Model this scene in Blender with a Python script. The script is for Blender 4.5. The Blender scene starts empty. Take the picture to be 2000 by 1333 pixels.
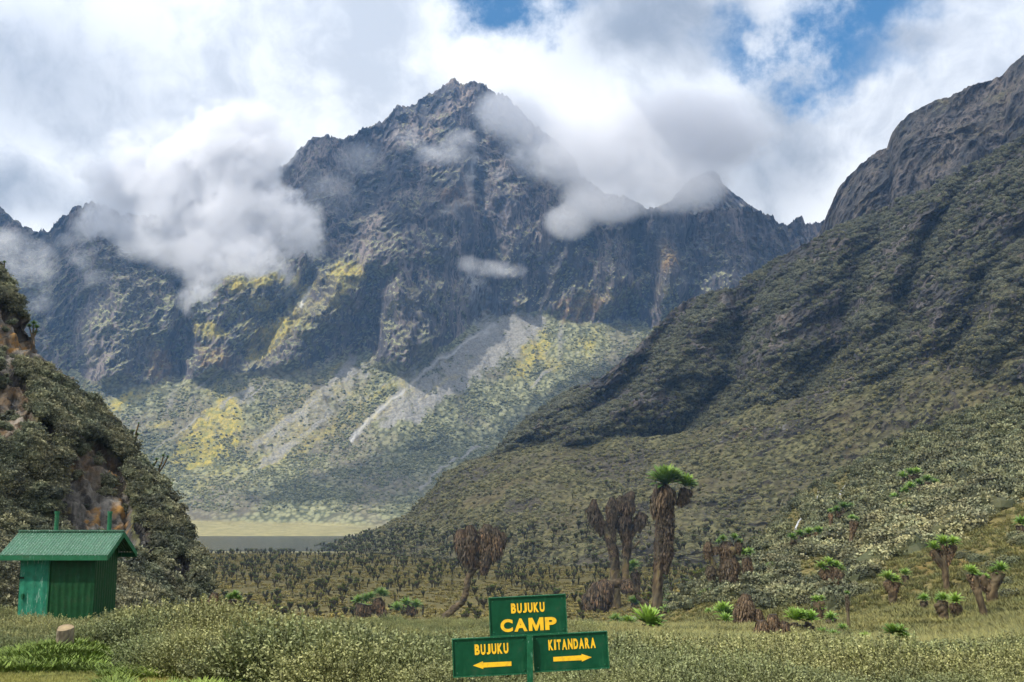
import bpy, math, random
import numpy as np
random.seed(7); rng = np.random.default_rng(7)
S = bpy.context.scene
COL = S.collection
R = math.radians

# ------------------------------------------------------------------ camera
F = 2144.0                       # focal length in photo pixels (2000 wide)
PITCH = math.atan(333.5 / F)
cam = bpy.data.cameras.new('camera'); co = bpy.data.objects.new('camera', cam); COL.objects.link(co)
cam.sensor_width = 36; cam.lens = 36 * F / 2000; cam.clip_start = 0.1; cam.clip_end = 20000
co.rotation_euler = (math.pi / 2 + PITCH, 0, 0); co.location = (0, 0, 0)
S.camera = co
S.view_settings.view_transform = 'Standard'; S.view_settings.look = 'None'
S.view_settings.exposure = 0.4; S.view_settings.gamma = 1
S.view_settings.use_curve_mapping = False
cy = S.cycles
cy.max_bounces = 6; cy.diffuse_bounces = 3; cy.glossy_bounces = 2; cy.transmission_bounces = 4
cy.volume_bounces = 5; cy.transparent_max_bounces = 12
cy.volume_step_rate = 1.0; cy.volume_max_steps = 256
cy.use_denoising = True

# ------------------------------------------------------------------ sun
SUN_EL, SUN_AZ = R(47), R(-128)      # azimuth from +Y clockwise (negative: to the left, a little behind the camera)
SV = np.array([math.sin(SUN_AZ) * math.cos(SUN_EL), math.cos(SUN_AZ) * math.cos(SUN_EL), math.sin(SUN_EL)])
sl = bpy.data.lights.new('sun', 'SUN'); sl.energy = 5.0; sl.angle = R(0.6); sl.color = (1.0, 0.94, 0.84)
so = bpy.data.objects.new('sun', sl); COL.objects.link(so)
from mathutils import Vector, Matrix, Euler
so.rotation_euler = Vector(-SV).to_track_quat('-Z', 'Y').to_euler()

# ------------------------------------------------------------------ pixel helpers
CT, ST = math.cos(PITCH), math.sin(PITCH)
def ray(px, py):
    xc = (np.asarray(px, float) - 1000) / F; yc = (666.5 - np.asarray(py, float)) / F
    dy = CT - yc * ST
    return xc / dy, (ST + yc * CT) / dy            # x and z per metre of depth
def P3(px, py, d):
    a, b = ray(px, py); d = np.asarray(d, float)
    return np.stack(np.broadcast_arrays(a * d, d, b * d), -1)

# ------------------------------------------------------------------ node helpers
class NT:
    def __init__(s, tree): s.t = tree; s.l = tree.links
    def n(s, typ, **kw):
        nd = s.t.nodes.new(typ)
        for k, v in kw.items():
            if k.startswith('i_'):
                key = k[2:]; key = int(key) if key.isdigit() else key
                s.set(nd, key, v)
            else: setattr(nd, k, v)
        return nd
    def set(s, nd, key, v):
        sock = nd.inputs[key]
        if isinstance(v, bpy.types.NodeSocket): s.l.new(v, sock)
        else: sock.default_value = v
    def math(s, op, a, b=None, c=None, clamp=False):
        nd = s.n('ShaderNodeMath', operation=op, use_clamp=clamp)
        s.set(nd, 0, a)
        if b is not None: s.set(nd, 1, b)
        if c is not None: s.set(nd, 2, c)
        return nd.outputs[0]
    def vm(s, op, a, b=None):
        nd = s.n('ShaderNodeVectorMath', operation=op); s.set(nd, 0, a)
        if b is not None: s.set(nd, 1, b)
        return nd.outputs['Value'] if op in ('LENGTH', 'DISTANCE', 'DOT_PRODUCT') else nd.outputs[0]
    def noise(s, vec, scale, detail=4, rough=.55, out=0, dist=0.0):
        nd = s.n('ShaderNodeTexNoise'); s.set(nd, 'Vector', vec); s.set(nd, 'Scale', scale)
        s.set(nd, 'Detail', detail); s.set(nd, 'Roughness', rough); s.set(nd, 'Distortion', dist)
        return nd.outputs[out]
    def ramp(s, fac, a, b, lo=0.0, hi=1.0, smooth=True):
        nd = s.n('ShaderNodeMapRange', interpolation_type='SMOOTHSTEP' if smooth else 'LINEAR')
        s.set(nd, 0, fac); s.set(nd, 1, a); s.set(nd, 2, b); s.set(nd, 3, lo); s.set(nd, 4, hi)
        return nd.outputs[0]
    def mix(s, fac, a, b, mode='MIX'):
        nd = s.n('ShaderNodeMix', data_type='RGBA', blend_type=mode)
        s.set(nd, 0, fac)
        for k, v in ((6, a), (7, b)):
            if isinstance(v, tuple) and len(v) == 3: v = (*v, 1)
            s.set(nd, k, v)
        return nd.outputs[2]
    def attr(s, name, out='Fac'):
        return s.n('ShaderNodeAttribute', attribute_name=name).outputs[out]
def mat(name):
    m = bpy.data.materials.new(name); m.use_nodes = True
    t = m.node_tree; t.nodes.clear(); k = NT(t)
    o = k.n('ShaderNodeOutputMaterial')
    return m, k, o
def pbsdf(k, o, color, rough=.8, bump=None, bs=.5, bd=.02, spec=.25, metal=0.0):
    b = k.n('ShaderNodeBsdfPrincipled')
    k.set(b, 'Base Color', (*color, 1) if isinstance(color, tuple) and len(color) == 3 else color)
    k.set(b, 'Roughness', rough); k.set(b, 'Specular IOR Level', spec); k.set(b, 'Metallic', metal)
    if bump is not None:
        bn = k.n('ShaderNodeBump'); k.set(bn, 'Strength', bs); k.set(bn, 'Distance', bd); k.set(bn, 'Height', bump)
        k.l.new(bn.outputs[0], b.inputs['Normal'])
    k.l.new(b.outputs[0], o.inputs[0])
    return b

# ------------------------------------------------------------------ world: nishita sky with procedural cloud cover
w = bpy.data.worlds.new('World'); S.world = w; w.use_nodes = True
w.node_tree.nodes.clear(); k = NT(w.node_tree)
sky = k.n('ShaderNodeTexSky', sky_type='NISHITA', sun_disc=False)
sky.sun_elevation = SUN_EL; sky.sun_rotation = SUN_AZ; sky.altitude = 3900; sky.air_density = 1.0
D = k.n('ShaderNodeTexCoord').outputs['Generated']
def nd3(px, py):
    a, b = ray(px, py); v = Vector((float(a), 1, float(b))).normalized(); return tuple(v)
warp = k.vm('SUBTRACT', k.noise(D, 5.5, 7, .6, out=1), (.5, .5, .5))
Dw = k.vm('ADD', D, k.vm('MULTIPLY', warp, (.20, .20, .20)))
warp2 = k.vm('SUBTRACT', k.noise(D, 2.3, 5, .55, out=1), (.5, .5, .5))
Dw2 = k.vm('ADD', D, k.vm('MULTIPLY', warp2, (.22, .22, .22)))
def blob(px, py, rpx, sx=1.0, sy=1.0, vec=None, soft=.5):
    c = nd3(px, py); df = k.vm('SUBTRACT', vec or Dw, c)
    df = k.vm('MULTIPLY', df, (1 / sx, 1, 1 / sy))
    return k.ramp(k.vm('LENGTH', df), rpx / F * soft, rpx / F, 1, 0)
def mx(lst):
    r = lst[0]
    for q in lst[1:]: r = k.math('MAXIMUM', r, q)
    return r
blue = mx([blob(990, 0, 210, 1.25, .5, soft=.45), blob(1100, 70, 95, 1, .7, soft=.3), blob(1570, 125, 230, 1.2, .38, soft=.45), blob(1700, 10, 150, .9, .8, soft=.4), blob(1640, 90, 120, soft=.4),
           blob(1480, -260, 300, 1.6, .5), blob(400, -420, 300, 2, .5), blob(2500, 100, 300)])
grey = mx([blob(120, 140, 330, 1.1, .6, vec=Dw2, soft=.1), blob(1330, 60, 280, 1.2, .45, vec=Dw2, soft=.1), blob(1790, 95, 130, 1.3, .4, vec=Dw2, soft=.1),
           blob(1500, 320, 260, 1, .7, vec=Dw2, soft=.1), blob(90, 400, 230, 1.2, .5, vec=Dw2, soft=.1)])
fine = k.noise(Dw2, 7, 8, .62)
cloudc = k.mix(k.ramp(fine, .34, .56), (.56, .585, .62), (.92, .93, .94))
cloudc = k.mix(k.math('MULTIPLY', grey, k.ramp(fine, .3, .68, 1.0, .62)), cloudc, (.27, .30, .345))
up = k.n('ShaderNodeSeparateXYZ'); k.set(up, 0, D)
skyc = k.mix(1.0, sky.outputs[0], (.30, .84, 1.0), 'MULTIPLY')
skyc = k.vm('MULTIPLY', skyc, (.12, .12, .12))
thin = k.noise(D, 9, 8, .65)
bl = k.math('MULTIPLY', blue, k.ramp(thin, .33, .56))
colr = k.mix(bl, cloudc, skyc)
bg = k.n('ShaderNodeBackground'); k.set(bg, 0, colr); k.set(bg, 1, 1.0)
wo = k.n('ShaderNodeOutputWorld'); k.l.new(bg.outputs[0], wo.inputs[0])
w.cycles.sampling_method = 'MANUAL'; w.cycles.sample_map_resolution = 512

# ------------------------------------------------------------------ numpy noise
_perm = rng.permutation(256); _perm = np.concatenate([_perm, _perm]).astype(np.int64)
_g = rng.normal(size=(256, 3)); _g /= np.linalg.norm(_g, axis=1)[:, None]; _g = _g.astype(np.float32)
def pnoise(p):
    p = np.asarray(p, np.float64); sh = p.shape[:-1]; p = p.reshape(-1, 3)
    i = np.floor(p).astype(np.int64); f = (p - i).astype(np.float32); i &= 255
    u = f * f * f * (f * (f * 6 - 15) + 10)
    out = np.zeros(len(p), np.float32)
    for dx in (0, 1):
        a = _perm[(i[:, 0] + dx) & 255]; wx = u[:, 0] if dx else 1 - u[:, 0]
        for dy in (0, 1):
            b = _perm[a + ((i[:, 1] + dy) & 255)]; wy = wx * (u[:, 1] if dy else 1 - u[:, 1])
            for dz in (0, 1):
                g = _g[_perm[b + ((i[:, 2] + dz) & 255)]]
                wz = wy * (u[:, 2] if dz else 1 - u[:, 2])
                out += wz * (g[:, 0] * (f[:, 0] - dx) + g[:, 1] * (f[:, 1] - dy) + g[:, 2] * (f[:, 2] - dz))
    return out.reshape(sh) * 1.5
def fbm(p, octs=4, lac=2.03, gain=.5, ridged=False, off=0.0):
    s = 0; a = 1.0; tot = 0
    p = np.asarray(p, float) + off
    for o in range(octs):
        v = pnoise(p * lac ** o + 13.7 * o)
        if ridged: v = 1 - 2 * np.abs(v)
        s = s + a * v; tot += a; a *= gain
    return s / tot
def sstep(a, b, x):
    t = np.clip((x - a) / (b - a), 0, 1); return t * t * (3 - 2 * t)
def inpoly(x, y, poly):
    r = np.zeros(x.shape, bool); n = len(poly)
    for i in range(n):
        x1, y1 = poly[i]; x2, y2 = poly[(i + 1) % n]
        if y1 == y2: continue
        c = ((y1 > y) != (y2 > y)) & (x < (x2 - x1) * (y - y1) / (y2 - y1) + x1)
        r ^= c
    return r
def softpoly(x, y, q, n1, n2, s=26):
    r = 0
    for a, b in ((0, 0), (1, .3), (-.6, .8), (.3, -1), (-.9, -.5), (1.5, 1), (-1.5, .6)): r = r + inpoly(x + s * a * (.4 + n1), y + s * b * (.4 + n2), q)
    return r / 7.0
def pdist(x, y, pl):
    d = np.full(x.shape, 1e9)
    for (x1, y1), (x2, y2) in zip(pl[:-1], pl[1:]):
        L = (x2 - x1) ** 2 + (y2 - y1) ** 2
        t = np.clip(((x - x1) * (x2 - x1) + (y - y1) * (y2 - y1)) / L, 0, 1)
        d = np.minimum(d, np.hypot(x - x1 - t * (x2 - x1), y - y1 - t * (y2 - y1)))
    return d

# ------------------------------------------------------------------ object helpers
def tag(o, label=None, cat=None, group=None, kind=None):
    if label: o['label'] = label
    if cat: o['category'] = cat
    if group: o['group'] = group
    if kind: o['kind'] = kind
    return o
def link(name, me, m=None, parent=None, loc=None):
    o = bpy.data.objects.new(name, me); COL.objects.link(o)
    if m is not None and me is not None: me.materials.append(m)
    if parent is not None: o.parent = parent
    if loc is not None: o.location = loc
    return o
def empty(name, loc, rz=0, parent=None):
    o = bpy.data.objects.new(name, None); COL.objects.link(o); o.location = loc; o.rotation_euler = (0, 0, rz)
    if parent: o.parent = parent
    return o
def mesh_np(name, V, Q, attrs=None, smooth=True):
    """V (n,3); Q (m,4) quads or (m,3) tris"""
    V = np.asarray(V, np.float32).reshape(-1, 3); Q = np.asarray(Q, np.int32); kx = Q.shape[1]
    me = bpy.data.meshes.new(name)
    me.vertices.add(len(V)); me.vertices.foreach_set('co', V.ravel())
    me.loops.add(Q.size); me.loops.foreach_set('vertex_index', Q.ravel())
    me.polygons.add(len(Q)); me.polygons.foreach_set('loop_start', np.arange(0, Q.size, kx, dtype=np.int32))
    me.polygons.foreach_set('use_smooth', np.full(len(Q), smooth, bool))
    for kk, a in (attrs or {}).items():
        at = me.attributes.new(kk, 'FLOAT', 'POINT'); at.data.foreach_set('value', np.asarray(a, np.float32).ravel())
    me.update(calc_edges=True)
    return me
def gridq(nr, nc, keep=None):
    i = np.arange(nr - 1)[:, None] * nc + np.arange(nc - 1)[None, :]
    q = np.stack([i, i + 1, i + nc + 1, i + nc], -1)
    return q.reshape(-1, 4) if keep is None else q[keep]
class MB:
    """collects verts / quads / tris with a per-vertex tint attribute into one mesh"""
    def __init__(s): s.v = []; s.f = []; s.t = []
    def add(s, V, Fs, tint=0.0):
        o = len(s.v); s.v.extend([tuple(p) for p in V]); s.f.extend([tuple(i + o for i in f) for f in Fs])
        if np.ndim(tint): s.t.extend(tint)
        else: s.t.extend([tint] * len(V))
    def box(s, x0, x1, y0, y1, z0, z1, tint=0.0):
        V = [(x, y, z) for z in (z0, z1) for y in (y0, y1) for x in (x0, x1)]
        s.add(V, [(0, 2, 3, 1), (4, 5, 7, 6), (0, 1, 5, 4), (2, 6, 7, 3), (0, 4, 6, 2), (1, 3, 7, 5)], tint)
    def tube(s, pts, rad, n=10, rough=0.0, cap=True, tint=0.0, rnd=random):
        pts = [Vector(p) for p in pts]; rings = []
        V = []; Fs = []; ph = rnd.random() * 6
        for i, p in enumerate(pts):
            t = (pts[min(i + 1, len(pts) - 1)] - pts[max(i - 1, 0)]).normalized()
            a = t.cross(Vector((0.1, 1, 0.03))).normalized(); b = t.cross(a)
            for j in range(n):
                an = 2 * math.pi * j / n + ph
                rr = rad[i] * (1 + rough * (rnd.random() - .5) * 2)
                V.append(p + a * math.cos(an) * rr + b * math.sin(an) * rr)
        for i in range(len(pts) - 1):
            for j in range(n):
                Fs.append((i * n + j, i * n + (j + 1) % n, (i + 1) * n + (j + 1) % n, (i + 1) * n + j))
        if cap: Fs.append(tuple(range(n))[::-1]); Fs.append(tuple((len(pts) - 1) * n + j for j in range(n)))
        s.add(V, Fs, tint)
    def build(s, name, m, parent=None, loc=None, smooth=False):
        me = bpy.data.meshes.new(name); me.from_pydata(s.v, [], s.f)
        at = me.attributes.new('tip', 'FLOAT', 'POINT'); at.data.foreach_set('value', np.asarray(s.t, np.float32))
        if smooth: me.polygons.foreach_set('use_smooth', [True] * len(me.polygons))
        return link(name, me, m, parent, loc)

# ------------------------------------------------------------------ near ground and right-hand slope as one height function
GY = np.array([-80, 0, 11, 20, 30, 45, 60, 90, 130, 180, 250, 350, 470, 600, 860, 885, 1400, 1450, 4000.])
GX = np.array([-600, 420, 800, 1200, 1400, 1600, 1800, 2000, 2400.])
Gl = [-1.6, -1.65, -1.9, -2.45, -3.05, -4.7, -6.4, -11, -17, -22, -27, -30, -30, -30, -30.2, -34, -34, -34, -34]
Gc = [-1.6, -1.65, -1.95, -3.0, -4.0, -5.1, -6.15, -9.4, -17, -22, -27, -30, -30, -30, -30.2, -34, -34, -34, -34]
G14 = [-1.6, -1.65, -1.95, -2.95, -3.95, -5.25, -6.6, -9.1, -11, -11.5, -14, -20, -26, -30, -32, -34, -34, -34, -34]
G16 = [-1.6, -1.65, -1.95, -2.95, -3.95, -5.5, -6.8, -8.7, -8.3, -3.3, 4.0, 9.5, 2, -10, -20, -30, -34, -34, -34]
G18 = [-1.6, -1.65, -1.95, -2.9, -3.9, -5.35, -6.3, -6.6, -3.6, 3.4, 15, 26, 24, 10, -5, -30, -34, -34, -34]
G20 = [-1.6, -1.65, -1.95, -2.8, -3.7, -4.8, -5.5, -4.9, -.6, 8.6, 23.5, 38, 38, 20, 0, -30, -34, -34, -34]
G24 = [-1.6, -1.6, -1.8, -2.5, -3.1, -3.8, -4.0, -1.6, 4.5, 16, 36, 56, 60, 40, 10, -30, -34, -34, -34]
GT = np.array([Gl, Gl, Gc, Gc, G14, G16, G18, G20, G24])
def _pch(u): return u * u * (3 - 2 * u) * .35 + u * .65
def ground(x, y, detail=True):
    x = np.asarray(x, float); y = np.asarray(y, float); x, y = np.broadcast_arrays(x, y)
    px = np.clip(1000 + F * x / np.maximum(y, 12), GX[0], GX[-1])
    ix = np.clip(np.searchsorted(GX, px) - 1, 0, len(GX) - 2); fx = _pch((px - GX[ix]) / (GX[ix + 1] - GX[ix]))
    yy = np.clip(y, GY[0], GY[-1]); iy = np.clip(np.searchsorted(GY, yy) - 1, 0, len(GY) - 2)
    fy = (yy - GY[iy]) / (GY[iy + 1] - GY[iy])
    z = (GT[ix, iy] * (1 - fx) + GT[ix + 1, iy] * fx) * (1 - fy) + (GT[ix, iy + 1] * (1 - fx) + GT[ix + 1, iy + 1] * fx) * fy
    if detail:
        amp = np.interp(y, [0, 10, 40, 120, 300, 340, 860, 4000], [.02, .06, .14, 1.1, 1.6, .7, .5, .5])
        amp = amp * np.where((px > 1350) | (y > 340) | (y < 60), 1, .6)
        sc = np.interp(y, [0, 40, 120, 300, 4000], [3, 5, 16, 26, 60])
        p = np.stack([x, y, 0 * x], -1)
        z = z + amp * (fbm(p / 24.0, 4, gain=.55) + .25 * fbm(p / 5.0, 3))
    # lawn mound round the stump
    mx_, my_ = (150 - 1000) / F * 17, 17.0
    z = z + .26 * np.exp(-(((x - mx_) / .9) ** 2 + ((y - my_) / 1.2) ** 2))
    return z
def hit(px, py, dmin=9.0, dmax=800.0):
    a, b = ray(px, py)
    ds = np.geomspace(dmin, dmax, 700)
    g = ground(a * ds, ds); below = b * ds < g
    if not below.any(): raise RuntimeError('no ground under %s,%s' % (px, py))
    i = int(np.argmax(below)); return float(ds[i])
def gz(x, y): return float(ground(np.array([x]), np.array([y]))[0])

# ------------------------------------------------------------------ terrain material: baked masks + procedural detail
def terrain_mat(name, rock1, rock2, veg1, veg2, scale, extra_yellow=(.30, .25, .045), bump_d=2.0, streak=True, meadow=(.27, .245, .12), lump=1.0):
    m, k, o = mat(name)
    pos = k.n('ShaderNodeNewGeometry').outputs['Position']
    st = k.vm('MULTIPLY', pos, (1, 1, .28)) if streak else pos
    n1 = k.noise(st, .02 * scale, 8, .62); n2 = k.noise(pos, .11 * scale, 6, .6); n3 = k.noise(pos, .45 * scale, 4, .6)
    rc = k.mix(k.ramp(n1, .38, .62), rock1, rock2)
    rc = k.mix(k.ramp(k.noise(st, .16 * scale, 7, .65), .42, .6), rc, tuple(c * .5 for c in rock1))
    vc = k.mix(k.ramp(n2, .35, .65), veg1, veg2)
    vo = k.n('ShaderNodeTexVoronoi'); k.set(vo, 'Vector', pos); k.set(vo, 'Scale', .16 * scale * lump); k.set(vo, 'Randomness', 1.0)
    vc = k.mix(k.ramp(vo.outputs['Distance'], .25, .75), k.mix(.45, vc, tuple(min(1, c * 1.9) for c in veg2)), k.mix(.6, vc, tuple(c * .45 for c in veg1)))
    vc = k.mix(k.math('MULTIPLY', k.ramp(k.noise(pos, .013 * scale, 5, .6), .45, .62), .55), vc, tuple((a + b) * .5 * q for a, b, q in zip(rock1, rock2, (1.05, 1.0, .85))))
    c = k.mix(k.ramp(k.math('ADD', k.attr('veg'), k.math('MULTIPLY', k.math('SUBTRACT', n3, .5), 1.1)), .35, .62), rc, vc)
    sc = k.mix(k.ramp(n3, .35, .65), (.15, .148, .135), (.235, .225, .20))
    c = k.mix(k.ramp(k.math('ADD', k.attr('scree'), k.math('MULTIPLY', k.math('SUBTRACT', n2, .5), .6)), .3, .7), c, sc)
    c = k.mix(k.attr('white'), c, (.5, .5, .49))
    c = k.mix(k.math('MULTIPLY', k.ramp(k.math('ADD', k.attr('yellow'), k.math('MULTIPLY', k.math('SUBTRACT', n3, .5), .9)), .2, 1.0), .85), c, k.mix(k.ramp(k.noise(pos, .2 * scale, 6, .7), .4, .6), extra_yellow, tuple(q * w_ for q, w_ in zip(extra_yellow, (.5, .62, .9)))))
    c = k.mix(k.math('MULTIPLY', k.attr('orange'), k.ramp(n2, .3, .6)), c, (.23, .125, .035))
    c = k.mix(k.attr('meadow'), c, k.mix(k.ramp(n2, .35, .65), meadow, tuple(q * .7 for q in meadow)))
    h = k.math('ADD', k.math('MULTIPLY', n2, 1.0), k.math('MULTIPLY', n3, .45))
    h = k.math('ADD', h, k.math('MULTIPLY', k.math('SUBTRACT', 1.0, vo.outputs['Distance']), .5))
    pbsdf(k, o, c, .92, h, .9, bump_d, spec=.12)
    return m

def loft(name, pxs, curves, seg, back, m, disp, masks, wrap=None):
    """curves: list of (xs, pys, ds) from base to ridge, each a function of photo column"""
    rows = []; prow = []
    prev = None
    C = []
    for xs, ys, dd in curves:
        C.append((np.interp(pxs, xs, ys), np.interp(pxs, xs, dd) if np.ndim(dd) else np.full(len(pxs), float(dd))))
    for i in range(len(C) - 1):
        A = P3(pxs, *C[i]); B = P3(pxs, *C[i + 1])
        for j in range(seg[i]):
            t = j / seg[i]; rows.append(A * (1 - t) + B * t); prow.append((C[i][0] * (1 - t) + C[i + 1][0] * t, np.full(len(pxs), i + t)))
    B = P3(pxs, *C[-1]); nfront = len(rows)
    for (dy, dz) in back:
        rows.append(B + np.array([0, dy, dz])); prow.append((C[-1][0], np.full(len(pxs), len(C) - 1 + .0)))
    P = np.array(rows); PY = np.array([a for a, b in prow]); T = np.array([b for a, b in prow]); PX = np.broadcast_to(pxs, PY.shape)
    P = disp(P, PX, PY, T, nfront)
    at = masks(P, PX, PY, T)
    for q in ('veg', 'scree', 'white', 'yellow', 'orange', 'meadow'):
        if q not in at: at[q] = np.zeros(PX.shape)
        at[q] = np.broadcast_to(at[q], PX.shape)
    me = mesh_np(name, P, gridq(*PX.shape), at)
    o = link(name, me, m); tag(o, kind='structure')
    return o, P, PX, PY, T, at
def normals(P):
    du = np.gradient(P, axis=1); dv = np.gradient(P, axis=0)
    n = np.cross(du, dv); n /= np.linalg.norm(n, axis=-1, keepdims=True) + 1e-9
    return n

FAR = {}
# ---- A: the far massif
m_far = terrain_mat('far_rock', (.055, .053, .058), (.185, .152, .135), (.085, .095, .05), (.16, .16, .09), .55, bump_d=5, extra_yellow=(.36, .285, .055), lump=1.2)
pxs = np.linspace(-260, 1760, 1050)
shore = ([-260, 1760], [1052, 1052], 1418)
mead = ([-260, 350, 480, 600, 700, 900, 1760], [1026, 1020, 1022, 1025, 1029, 1031, 1024], [1800, 1800, 1800, 1790, 1760, 1740, 1740])
cb_x = [-260, 100, 150, 200, 330, 420, 480, 600, 700, 790, 850, 900, 960, 1060, 1130, 1200, 1300, 1500, 1760]
cb_y = [750, 735, 745, 765, 762, 745, 740, 735, 712, 738, 700, 668, 635, 618, 645, 640, 650, 650, 650]
t_ = ray(np.array(cb_x), np.array(cb_y))[1]; cb_d = (11 + .74 * 1750) / (.74 - t_)
midy = [930, 925, 925, 930, 925, 920, 915, 905, 895, 900, 890, 870, 855, 850, 860, 860, 860, 860, 860]
mt = ray(np.array(cb_x), np.array(midy))[1]; mid_d = (14 + .52 * 1790) / (.52 - mt)
rg = [(-260, 470, 2300), (-100, 420, 2300), (0, 422, 2280), (45, 462, 2260), (90, 468, 2260), (118, 440, 2260), (150, 420, 2260), (180, 412, 2270), (225, 424, 2270), (280, 440, 2280), (400, 400, 2320), (500, 360, 2380),
      (560, 335, 2420), (585, 305, 2440), (610, 284, 2450), (640, 278, 2450), (690, 285, 2470), (705, 268, 2480), (750, 255, 2500), (775, 222, 2520), (815, 212, 2540), (850, 192, 2560), (872, 178, 2570), (887, 166, 2580),
      (900, 174, 2580), (925, 172, 2580), (950, 182, 2580), (985, 200, 2560), (1040, 250, 2500), (1090, 292, 2430), (1125, 325, 2380), (1138, 362, 2340), (1180, 392, 2300), (1230, 405, 2260), (1280, 425, 2230), (1340, 432, 2220),
      (1400, 426, 2220), (1450, 420, 2220), (1500, 434, 2220), (1540, 456, 2220), (1550, 444, 2220), (1568, 438, 2220), (1584, 456, 2220), (1600, 448, 2220), (1640, 440, 2220), (1760, 440, 2220)]
rx, ry, rd = zip(*rg); rd = tuple(q + 170 for q in rd)
# a middle line on the face, so that the cliff is steeper below and leans back above
bx = np.array(rx, float); by0 = np.interp(bx, cb_x, cb_y); bd0 = np.interp(bx, cb_x, cb_d)
my = .45 * by0 + .55 * np.array(ry); md = bd0 + (np.array(rd) - bd0) * .40
spurs = [([(718, 500), (640, 620), (560, 700), (480, 765)], 46, 110), ([(890, 200), (870, 420), (830, 600), (790, 735)], 70, 120), ([(1130, 340), (1090, 480), (1070, 610)], 50, 85),
         ([(1300, 440), (1300, 610)], 34, 70), ([(1420, 430), (1405, 600)], 40, 60), ([(180, 430), (240, 600), (210, 760)], 60, 80), ([(620, 290), (560, 480), (470, 600), (410, 740)], 52, 90),
         ([(990, 210), (1000, 400), (1010, 600)], 36, 60), ([(340, 600), (300, 750)], 26, 45), ([(1200, 420), (1190, 600)], 30, 55), ([(780, 240), (760, 420), (770, 600)], 34, 50)]
gull = [([(930, 260), (935, 480), (950, 640)], 26, 80), ([(735, 560), (700, 705)], 24, 60), ([(362, 560), (350, 750)], 20, 60), ([(1262, 440), (1250, 630)], 24, 60), ([(1050, 300), (1045, 600)], 20, 50), ([(600, 560), (440, 760)], 16, 50),
        ([(690, 300), (690, 560)], 22, 50), ([(1350, 430), (1355, 600)], 20, 45), ([(130, 480), (150, 740)], 22, 50)]
def dispA(P, PX, PY, T, nf):
    n = P.shape[0]; cliff = sstep(2.95, 3.12, T); isb = np.zeros(P.shape[:2]); isb[nf:] = 1
    ridge = sstep(4.6, 5, T)
    wx = PX + 26 * fbm(P / 170., 3, off=5); wy = PY
    f = np.zeros(PX.shape)
    for pl, wd, am in spurs: f += am * np.exp(-(pdist(wx, wy, pl) / wd) ** 2)
    for pl, wd, am in gull: f -= am * np.exp(-(pdist(wx, wy, pl) / wd) ** 2)
    Q = P + 45 * np.stack([fbm(P / 260., 3, off=1), fbm(P / 260., 3, off=2), fbm(P / 260., 3, off=3)], -1)
    Q = Q * np.array([1, 1, .24])
    # gullies lean down to the left, as on the scree below
    Q[..., 0] = Q[..., 0] - P[..., 2] * .10
    r1 = fbm(Q / 150., 4, ridged=True, gain=.5); r2 = fbm(Q / 46., 4, ridged=True, gain=.55, off=9); r3 = fbm(P * np.array([1, 1, .33]) / 13., 3, ridged=True, off=4)
    f = f * (1 - .35 * ridge) + 75 * (r1 - .25) + 40 * (r2 - .2) + 8 * r3
    steps = 10 * np.sin(P[..., 2] / 17. + 5 * fbm(P / 90., 3, off=8))
    f = f + steps * .3 - 70 * (1 - sstep(3.0, 3.75, T))
    P = P.copy()
    P *= (1 - cliff * f * (1 - .2 * isb) / P[..., 1])[..., None]
    P[..., 2] += cliff * (7 * r2 + 5 * r3 + 6 * (r1 - .2)) + cliff * ridge * (9 * fbm(P / 18., 3, ridged=True, off=31) + 20 * fbm(P / 60., 3, ridged=True, off=33) - 8)
    sc = (1 - cliff) * sstep(.9, 1.4, T)
    # scree: broad cones and shallow runnels running down-left
    u = P[..., 0] * .86 + P[..., 1] * .50
    w1 = np.stack([u / 60., P[..., 2] / 900., 0 * u], -1)
    P[..., 2] += sc * (12 * fbm(w1, 3, ridged=True) + 5 * fbm(P / 40., 4) + 1.8 * fbm(P / 9., 3))
    P[..., 2] += (1 - cliff) * sstep(.2, 1., T) * 1.2 * fbm(P / 20., 3)
    return P
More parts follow.
